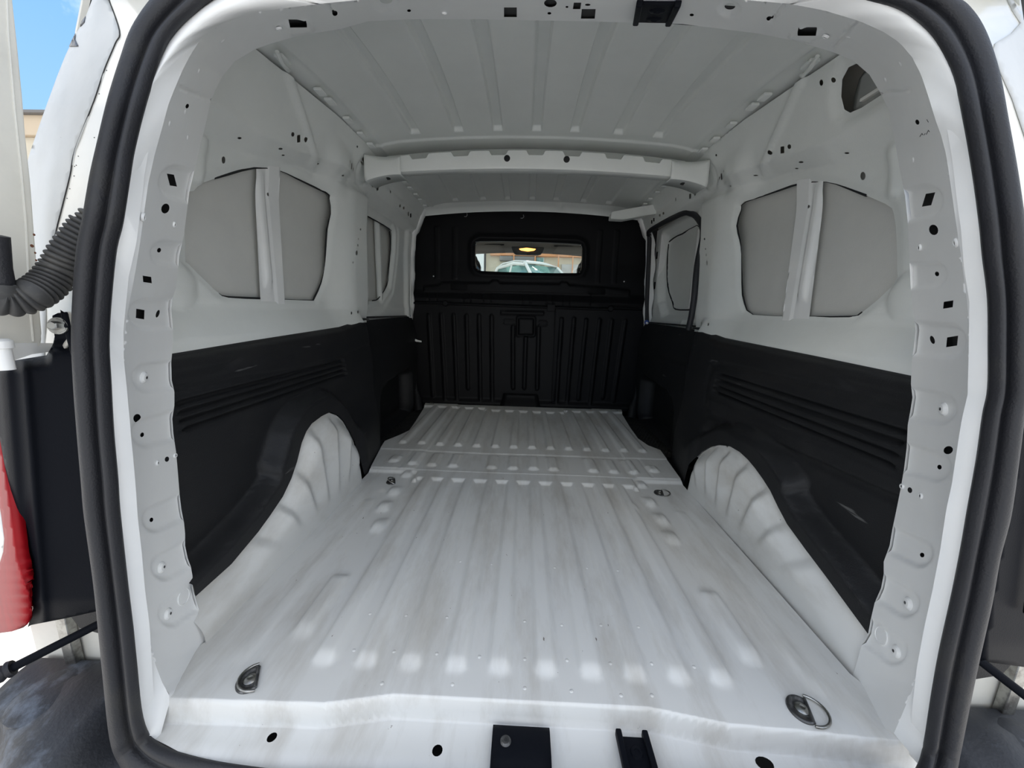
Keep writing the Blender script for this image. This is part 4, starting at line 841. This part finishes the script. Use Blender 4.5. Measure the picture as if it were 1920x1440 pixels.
tube('sleeve_collar', [onY(-1, 534, .453), onY(1, 545, .453), onY(3, 556, .454)], [.0155, .0165, .0155], 'hose', cd, 20)

# ------------------------------------------------------------------ lamp covers, tail lamp, bumper, check rods
lc = thing('lamp_cover', 'black plastic cover behind the left tail lamp with bolted top tab', 'trim cover')
def lc_y(u, v):
    xr = 46 + (v - 700) * .075
    a = u - xr
    y = .500 + .00022 * np.clip(a, 0, 200) + .0008 * np.clip(-a - 44, 0, 80)
    y = y - .005 * np.exp(-(a / 12) ** 2) - .004 * np.exp(-((a + 32) / 11) ** 2)
    y = y + .045 * (1 - sst(650, 706, v + u * .14)) * (1 - sst(84, 100, u))
    y = y + .006 * (1 - sst(600, 690, v)) * (u > 92) + .012 * np.exp(-((v - 648) / 10) ** 2) * (u > 95)
    return y + .03 * sst(1120, 1180, v)
poly = [(-30, 688), (0, 680), (50, 672), (87, 666), (97, 650), (103, 636), (99, 605), (98, 592), (108, 587), (122, 585), (134, 588), (143, 605), (152, 640), (172, 720), (200, 1130), (200, 1142), (120, 1160), (58, 1172), (52, 1176), (62, 1140), (58, 1118), (47, 1087), (33, 1043), (22, 960), (10, 880), (0, 825), (-30, 760)]
o = sheet('cover_shell', poly, [], (4, 5), lambda u, v: onYv(u, v, lc_y(u, v)), 'gloss', lc, towards=(0, 0, .6)); thicken(o, .006)
tube('tab_rib', [onY(121, 588, .505), onY(126, 612, .502), onY(133, 640, .512), onY(142, 672, .505)], .0035, 'gloss', lc, 8)
P = onY(109, 611, .499); b = lathe('hex_bolt', P, (.25, -1, .1), [(.0105, 0), (.0105, .002), (.0062, .0022), (.0062, .009), (.005, .010)], 'steel', lc, 6)
lathe('washer', P, (.25, -1, .1), [(.0115, -.001), (.0115, .0014)], 'steel', b, 20)
tl = thing('tail_lamp', 'red tail lamp with pale lower segment at the left edge', 'lamp')
def tl_y(u, v): return .545 - .0009 * np.clip(u + 40, 0, 100) + .018 * sst(1100, 1190, v) + .00002 * (u - 20) ** 2
redp = [(-60, 760), (-20, 790), (0, 822), (9, 880), (21, 960), (32, 1043), (46, 1090), (57, 1122), (60, 1148), (52, 1170), (22, 1184), (0, 1187), (-60, 1190), (-60, 1110), (-8, 1080), (6, 1035), (8, 1010), (2, 965), (-10, 900), (-60, 860)]
o = sheet('red_lens', redp, [], (5, 5), lambda u, v: onYv(u, v, tl_y(u, v) - .0015 * np.cos(v * .35) * sst(1000, 1100, v)), 'red', tl, towards=(0, 0, .6)); thicken(o, .012)
o = sheet('clear_lens', [(-60, 862), (-10, 902), (1, 965), (7, 1010), (5, 1035), (-9, 1078), (-60, 1108)], [], (6, 6), lambda u, v: onYv(u, v, tl_y(u, v) + .001), 'clear', tl, towards=(0, 0, .6)); thicken(o, .012); o['label'] = 'pale clear lens segment'
rc = thing('lamp_cover', 'black plastic cover in shadow beyond the seal at the right edge', 'trim cover')
o = sheet('cover_shell', [(1930, 600), (1915, 780), (1900, 900), (1880, 1000), (1866, 1080), (1850, 1180), (1840, 1240), (1990, 1260), (2040, 900), (2000, 600)], [], (10, 10), lambda u, v: onYv(u, v, .53 + .0003 * (u - 1850) + .02 * sst(1200, 1260, v)), 'gloss', rc, towards=(0, 0, .6)); thicken(o, .006)
tube('cover_rib', [onY(1975, 620, .55), onY(1955, 900, .55), onY(1925, 1150, .54)], .004, 'gloss', rc, 8)
# bumper
def bump_rows():
    rows = []
    for x in np.r_[np.linspace(-1.0, -.70, 18), np.linspace(-.69, .66, 16), np.linspace(.67, 1.0, 18)]:
        e = float(sst(.70, .76, abs(x + .015))); c = float(sst(.80, .99, abs(x))); dz = -.14 + .065 * e; fw = .10 * c
        k = .012 * math.exp(-((abs(x) - .84) / .03) ** 2)
        rows.append([(x, .63, dz - .03), (x, .615, dz + .0 + .012 * e), (x, .56 + fw * .2, dz + .010 * e + k), (x, .50 + fw * .4, dz - .002), (x, .465 + fw * .6, dz - .012 + k * .5), (x, .43 + fw, dz - .034), (x, .40 + fw, dz - .075), (x, .385 + fw, dz - .14), (x, .38 + fw, dz - .26), (x, .44 + fw, dz - .32)])
    return rows
bp = thing('rear_bumper', 'black scuffed plastic rear bumper below the sill, both corners in view', 'bumper')
thicken(loft('bumper_shell', bump_rows(), 'bumper', bp, angle=60), .004)
for sx in (-1, 1):
    o = lathe('corner_boss', (sx * .90, .555, -.085), (0, -.15, 1), [(.055, 0), (.053, .012), (.040, .018), (.02, .020)], 'bumper', bp, 22)
for sx in (-1, 1):
    cr = thing('door_check_rod', {-1: 'black steel check rod slanting under the left lamp cover', 1: 'black steel check rod at the lower right edge'}[sx], 'door check')
    if sx < 0: a, b = onY(4, 1262, .475), onY(205, 1160, .555)
    else: a, b = onY(1975, 1345, .50), onY(1800, 1210, .56)
    tube('rod', [a, a * .5 + b * .5, b], .0068, 'gloss', cr, 12)
    d = _unit(b - a); lathe('end_stop', a - d * .012, d, [(.008, 0), (.0125, .003), (.0135, .010), (.010, .016), (.0135, .019), (.012, .024)], 'rubber', cr, 14)

# ------------------------------------------------------------------ tie-down rings on the floor
def tie_down(label, px, py, turn, flip, s=1.0, tilt=0.0, zf=None):
    p = onZ(px, py, 0.0); z = float(floor_z([p[0]], [p[1]])[0]) if zf is None else zf; p = onZ(px, py, z)
    root = thing('tie_down_ring', label, 'lashing ring', tuple(p), 'lashing rings bolted to the floor'); R = Matrix.Rotation(turn, 4, 'Z')
    def put(o): o.matrix_parent_inverse = Matrix(); o.location = (0, 0, 0); return o
    rr = .0225 * s; ch = .010 * s; prof = [(1.0, 0), (1.0, .0022), (.93, .0040), (.80, .0042), (.70, .0024), (.52, .0020)]
    rows = []
    for f, h in prof:
        row = []
        for k in range(40):
            a = 2 * math.pi * k / 40; x = min(rr * math.cos(a), ch + (1 - f) * .004 * s) * f; y = rr * math.sin(a) * f * 1.12
            row.append(tuple(R @ Vector((x, y, h * s))))
        rows.append(row)
    rows.append([tuple(R @ Vector((rr * .1 * math.cos(2 * math.pi * k / 40), rr * .1 * math.sin(2 * math.pi * k / 40), .002 * s))) for k in range(40)])
    put(loft('base_plate', rows, 'darksteel', root, closed_v=True, angle=45))
    put(lathe('bolt', (0, 0, .0015 * s), (0, 0, 1), [(.0115 * s, 0), (.0112 * s, .0022 * s), (.0085 * s, .0042 * s), (.0045 * s, .005 * s), (.004 * s, .0035 * s)], 'steel', root, 22))
    put(tube('hinge_tube', [R @ Vector((ch, -rr * .95, .003 * s)), R @ Vector((ch, 0, .0036 * s)), R @ Vector((ch, rr * .95, .003 * s))], .0030 * s, 'darksteel', root, 10))
    arc = []
    for k in range(25):
        a = -math.pi / 2 + math.pi * k / 24; r = rr * 1.08
        q = Vector((math.cos(a) * r * 1.15, math.sin(a) * r * 1.12, 0)); q = Matrix.Rotation(-(math.pi - tilt) if flip else -tilt, 4, 'Y') @ q
        arc.append(R @ (q + Vector((ch, 0, .0036 * s))))
    put(tube('ring', arc, .0024 * s, 'steel', root, 10, closed=False))
    return root
tie_down('steel lashing ring folded flat, nearest on the left of the floor', 470, 1276, math.radians(28), True, 1.0, .12)
tie_down('steel lashing ring lifted open to the right, nearest on the right', 1503, 1331, math.radians(-18), False, 1.0, .06)
tie_down('steel lashing ring on the left floor beside the wheel arch front', 735, 904, math.radians(20), True, .95, .5)
tie_down('steel lashing ring swung open beside the right wheel arch', 1237, 925, math.radians(-10), False, .95, .10)
tie_down('small lashing ring at the left bulkhead foot', 806, 761, math.radians(60), False, .8, .9, .018)
tie_down('small lashing ring at the right bulkhead foot', 1150, 773, math.radians(10), False, .8, .5, .018)

# ------------------------------------------------------------------ latch hardware
lp = thing('striker_cover', 'black plate with one screw in the middle of the door sill', 'latch plate', (-.005, .48, -.04))
x0, x1 = -.053, .043
rows = [[(x, y, z) for x in np.linspace(x0, x1, 6)] for y, z in ((.514, -.046), (.512, -.036), (.506, -.034), (.470, -.034), (.462, -.037), (.44, -.048), (.40, -.060))]
o = thicken(loft('cover_plate', rows, 'gloss', lp, angle=60), .004); o.matrix_parent_inverse = lp.matrix_basis.inverted()
P = onZ(948, 1390, -.030); o = lathe('screw_boss', P - np.array([0, 0, .004]), (0, 0, 1), [(.018, 0), (.0155, .003), (.012, .004), (.011, .002), (.002, .002)], 'gloss', lp, 22, sy=.85); o.matrix_parent_inverse = lp.matrix_basis.inverted()
o = lathe('screw', P - np.array([0, 0, .002]), (0, 0, 1), [(.009, 0), (.009, .003), (.006, .0055), (.003, .0055), (.0028, .004)], 'darksteel', lp, 18); o.matrix_parent_inverse = lp.matrix_basis.inverted()
def guide(label, org, ex, ey, ez, w, l, wall=.006, h=.014):
    """a U-shaped latch guide: base, two side walls, two screws (ex across, ey along, ez up)"""
    g = thing('latch_guide', label, 'door latch', tuple(org), 'latch guides at sill and header'); Mx = Matrix((( *ex, 0), (*ey, 0), (*ez, 0), (0, 0, 0, 1))).transposed(); Mx.translation = Vector(org)
    inv = g.matrix_basis.inverted()
    bm = bmesh.new(); box_bm(bm, (-w / 2, -l / 2 + .004, 0), (w / 2, l / 2, .005), .001, Mx); o = from_bm('guide_base', bm, 'gloss', g); o.matrix_parent_inverse = inv
    for s in (-1, 1):
        bm = bmesh.new(); box_bm(bm, (s * w / 2 - wall, -l / 2, 0), (s * w / 2 + wall * .6, l / 2 + .006, h), .0028, Mx); o = from_bm('side_wall', bm, 'gloss', g); o.matrix_parent_inverse = inv
    for t in (-.22, .22):
        c = np.array(org) + np.array(ey) * l * t + np.array(ez) * .004
        o = lathe('screw', c, ez, [(w * .24, 0), (w * .24, .001), (w * .2, .003), (w * .1, .0035), (w * .09, .0022)], 'gloss', g, 20); o.matrix_parent_inverse = inv
    return g
guide('black U-shaped latch guide on the door sill', (.182, .468, -.040), (1, 0, 0), _unit(np.array([0, 1, .02])), (0, 0, 1), .044, .082)
P, n = plate_n(1231, 20); up = _unit(plate_pts(np.array([1240.]), np.array([-6.]))[0] - plate_pts(np.array([1226.]), np.array([34.]))[0]); up = _unit(up - n * (up @ n)); ex = np.cross(up, n)
guide('black U-shaped latch guide hanging on the header above the opening', tuple(P), tuple(ex), tuple(up), tuple(n), .054, .110, .006, .009)
# torn paper label by the bulkhead edge
q = [onY(x, y, 2.50) for x, y in ((771, 630), (777, 635), (784, 637.5), (790.5, 639), (790, 642), (782, 641), (775, 638.5), (770.5, 634))]
bm = bmesh.new(); vs = [bm.verts.new(p + np.array([0, .006 * math.sin(i * 2.0), 0])) for i, p in enumerate(q)]; bm.faces.new([vs[0], vs[1], vs[6], vs[7]]); bm.faces.new([vs[1], vs[2], vs[5], vs[6]]); bm.faces.new([vs[2], vs[3], vs[4], vs[5]])
pp = from_bm('paper_tag', bm, 'paper'); thicken(pp, .001); tag(pp, 'torn white paper strip stuck between bulkhead and left panel', 'paper label')
# interior lamp in its recess, right rear rail
lm = thing('load_lamp', 'translucent load lamp set in the right rear roof rail recess', 'lamp')
o = sheet('lamp_lens', [(y * .985 + .013, z * .985 + .018) for y, z in LAMP], [], (.012, .012), lambda u, v: np.stack([.752 - .006 * np.sin((u - .86) * 18), u, v], 1), material('smoky_lens', (.34, .35, .34), .25, coat=.3), lm, towards=(0, .6, 1)); thicken(o, .004)
box('lens_bar', (.738, .915, 1.158), (.748, 1.0, 1.166), 'clear', lm, .002)

# ------------------------------------------------------------------ cab beyond the bulkhead
trim_2 = struct(box('trim_2', (-.72, 2.68, 1.315), (.72, 3.40, 1.36), 'headliner', None, .01))
rows = [[(x, y, z - .04 * (x / .7) ** 2) for x in np.linspace(-.70, .70, 9)] for y, z in ((3.38, 1.315), (3.46, 1.28), (3.52, 1.21), (3.54, 1.20))]
thicken(loft('front_header', rows, 'headliner', trim_2), .02)
for sx in (-1, 1):
    tube('windscreen_pillar', [(sx * .66, 3.50, 1.21), (sx * .72, 3.85, 1.0), (sx * .76, 4.2, .74)], .04, 'black', trim_2, 10)
    bm = bmesh.new(); box_bm(bm, (sx * .80 - .02, 2.70, -.3), (sx * .80 + .02, 3.9, .70), .01); from_bm('cab_side', bm, 'black', trim_2)
    tube('roof_side_rail', [(sx * .70, 2.68, 1.30), (sx * .70, 3.1, 1.31), (sx * .67, 3.50, 1.22)], .04, 'black', trim_2, 10)
box('dashboard', (-.78, 3.75, -.1), (.78, 4.35, .70), 'black', trim_2, .06)
bm = bmesh.new(); bm.faces.new([bm.verts.new(p) for p in ((-.66, 3.53, 1.215), (.66, 3.53, 1.215), (.76, 4.24, .73), (-.76, 4.24, .73))]); window_2 = struct(from_bm('window_2', bm, 'glass')); thicken(window_2, .005)
for sx in (-1, 1):
    st = thing('cab_chair', {-1: 'dark cloth cab seat behind the left of the bulkhead window', 1: 'dark cloth cab seat behind the right of the bulkhead window'}[sx], 'seat', (sx * .47, 2.95, .1)); inv = st.matrix_basis.inverted()
    for nm, lo, hi, bv in (('seat_cushion', (sx * .47 - .24, 2.85, .0), (sx * .47 + .24, 3.35, .18), .05), ('backrest', (sx * .47 - .24, 2.74, .10), (sx * .47 + .24, 2.90, .84), .06)):
        o = box(nm, lo, hi, 'cloth', st, bv); o.matrix_parent_inverse = inv
    hx = sx * .475
    hp = [(hx - sx * .125, .86), (hx - sx * .130, .955), (hx - sx * .105, 1.03), (hx - sx * .06, 1.085), (hx + sx * .09, 1.10), (hx + sx * .13, 1.04), (hx + sx * .13, .86)]
    o = prism('headrest', hp, 2.78, 2.88, 'cloth', st, .02); o.matrix_parent_inverse = inv
    for dx in (-.06, .06): o = tube('headrest_post', [(hx + dx, 2.82, .80), (hx + dx, 2.83, .88)], .008, 'steel', st, 8); o.matrix_parent_inverse = inv
    v0 = [(-.56, 1.163), (-.56, 1.232), (-.245, 1.232), (-.20, 1.166)] if sx < 0 else [(.56, 1.163), (.56, 1.230), (.25, 1.232), (.20, 1.166)]
    v = prism('sun_visor', v0, 3.435, 3.455, 'headliner', None, .006); tag(v, {-1: 'grey sun visor left of the cab lamp', 1: 'grey sun visor right of the cab lamp'}[sx], 'sun visor')
    tube('visor_rod', [(sx * .22, 3.46, 1.236), (sx * .40, 3.465, 1.240), (sx * .56, 3.47, 1.245)], .006, 'black', v, 8)
dl = thing('cab_lamp', 'lit amber roof lamp in the cab, seen through the bulkhead window', 'lamp', (-.01, 3.42, 1.20)); inv = dl.matrix_basis.inverted()
o = prism('lamp_housing', [(-.155, 1.215), (.135, 1.215), (.115, 1.165), (.09, 1.150), (-.11, 1.150), (-.135, 1.165)], 3.40, 3.46, 'black', dl, .006); o.matrix_parent_inverse = inv
o = prism('lit_lens', [(-.085, 1.196), (-.02, 1.205), (.06, 1.197), (.045, 1.184), (-.01, 1.176), (-.07, 1.184)], 3.390, 3.401, 'amber', dl, .002); o.matrix_parent_inverse = inv; o['label'] = 'glowing amber lens'

for sx in (-1, 1):
    bm = bmesh.new(); box_bm(bm, (sx * .82 - .11, 2.645, -.25), (sx * .82 + .11, 2.665, 1.38), .002); from_bm('leak_blocker', bm, 'cavity', trim_2)  # unseen panels added round the bulkhead to stop light leaking in
box('leak_blocker', (-.80, 2.645, 1.345), (.80, 2.665, 1.395), 'cavity', trim_2, .002); box('leak_blocker', (-.80, 2.645, -.25), (.80, 2.665, .02), 'cavity', trim_2, .002)
# ------------------------------------------------------------------ street ahead, truck and buildings
rows = []
for x in np.linspace(-60, 60, 25):
    rows.append([(x, y, z) for y, z in ((-60, GROUND), (-10, GROUND), (5.0, GROUND), (6.5, GROUND + .12), (9.2, .10), (30, .20), (120, .30))])
ground = loft('ground', rows, 'concrete', None); struct(ground)
tr = thing('pickup_truck', 'white pickup truck parked ahead, cab seen through the bulkhead window', 'truck', (.0, 10.9, .10))
TM = Matrix.Translation((-.02, 11.0, .20)) @ Matrix.Rotation(math.radians(-48), 4, 'Z') @ Matrix.Scale(.96, 4); inv = tr.matrix_basis.inverted()
def tput(o): o.data.transform(TM); o.matrix_parent_inverse = inv; return o
def tprism(nm, poly, y0, y1, m, bevel): return tput(prism(nm, poly, y0, y1, m, tr, bevel))
tprism('body', [(-2.6, .45), (-2.6, 1.05), (-.62, 1.05), (-.62, 1.10), (1.30, 1.12), (2.3, 1.02), (2.45, .85), (2.45, .45)], -.86, .86, 'carpaint', .05)
def cab_rows():
    rows = []
    for x, z, w in ((-.66, 1.08, .80), (-.60, 1.45, .76), (-.50, 1.72, .68), (-.30, 1.82, .62), (.20, 1.855, .60), (.55, 1.82, .61), (.68, 1.76, .62)): rows.append([(x, -w, z), (x, -w * .5, z + .02), (x, 0, z + .03), (x, w * .5, z + .02), (x, w, z)])
    return rows
tput(thicken(loft('cab_roof', cab_rows(), 'carpaint', tr), .04))
for s in (-1, 1):
    tput(tube('windscreen_post', [(.68, s * .62, 1.76), (1.0, s * .70, 1.45), (1.32, s * .77, 1.12)], .045, 'carpaint', tr, 8))
    tput(tube('door_frame', [(-.64, s * .80, 1.10), (-.58, s * .77, 1.45), (-.46, s * .68, 1.72), (.2, s * .62, 1.80), (.66, s * .63, 1.75)], .05, 'carpaint', tr, 8))
    tput(tube('door_post', [(.12, s * .63, 1.79), (.10, s * .72, 1.45), (.10, s * .80, 1.10)], .03, 'carpaint', tr, 8))
    bm = bmesh.new(); bm.faces.new([bm.verts.new(p) for p in ((-.58, s * .775, 1.12), (1.25, s * .755, 1.12), (.66, s * .61, 1.74), (-.42, s * .66, 1.72))]); tput(thicken(from_bm('side_window', bm, 'carglass', tr), .01))
    tput(tube('mirror', [(1.05, s * .85, 1.15), (1.05, s * 1.0, 1.22)], [.05, .09], 'carpaint', tr, 8))
    for x in (-1.65, 1.55): w = tput(lathe('wheel', (x, s * .62, .36), (0, s, 0), [(.20, 0), (.36, .02), (.37, .12), (.36, .22), (.24, .24), (.22, .20), (.06, .21)], 'tyre', tr, 24))
bm = bmesh.new(); bm.faces.new([bm.verts.new(p) for p in ((1.30, -.75, 1.13), (1.30, .75, 1.13), (.69, .60, 1.76), (.69, -.60, 1.76))]); tput(thicken(from_bm('windscreen', bm, 'carglass', tr), .01))
tput(tube('wiper', [(1.27, -.5, 1.17), (1.0, -.1, 1.45)], .012, 'tyre', tr, 6))
# shop front behind the truck
sf = thing('shop_front', 'cream shop front with orange fascia behind the white truck', 'building', (0, 14, .1)); inv = sf.matrix_basis.inverted()
def sput(o): o.matrix_parent_inverse = inv; return o
sput(box('wall', (-7, 14, .0), (8, 18, 5.2), 'stucco', sf, .02))
sput(box('fascia', (-1.30, 13.80, 2.60), (3.2, 14.0, 2.86), 'orange', sf, .02))
sput(box('awning', (-.95, 13.75, 2.42), (.30, 14.0, 2.58), 'greyband', sf, .02))
sput(box('gate_post', (-1.49, 13.7, 0), (-1.43, 13.76, 3.6), 'black', sf, .005)); sput(box('white_column', (-1.80, 13.7, 0), (-1.50, 13.9, 3.6), 'paper', sf, .01))
sput(box('grey_wall', (1.25, 13.85, 0), (3.2, 14.0, 2.36), 'concrete', sf, .01))
for x in (-.45, .30, 1.12, 1.62): sput(box('pole', (x - .02, 13.72, 0), (x + .02, 13.76, 3.3), 'orange', sf, .004))
w = sput(box('window_frame', (.35, 13.90, 2.26), (.62, 13.98, 2.58), 'paper', sf, .006))
for i in range(2):
    for j in range(2): o = box('pane', (.365 + i * .125, 13.885, 2.272 + j * .152), (.365 + i * .125 + .11, 13.899, 2.272 + j * .152 + .138), 'carglass', w, .002); o.matrix_parent_inverse = Matrix()
for x in (-2.6, -2.2, 2.0, 2.5): sput(box('slat', (x, 13.9, .1), (x + .04, 13.98, 2.6), 'concrete', sf, .004))
lb = thing('building', 'pale beige building far behind the open left door', 'building', (-15, 11, GROUND)); inv = lb.matrix_basis.inverted()
o = box('wall', (-22, 9, GROUND), (-9, 16, 4.25), 'stucco', lb, .02); o.matrix_parent_inverse = inv
o = box('parapet', (-22.1, 8.9, 4.25), (-8.9, 16.1, 4.66), material('tan_parapet', (.62, .50, .36), .8), lb, .02); o.matrix_parent_inverse = inv
o = box('roof_edge', (-22.2, 8.8, 4.66), (-8.8, 16.2, 4.72), 'greyband', lb, .01); o.matrix_parent_inverse = inv
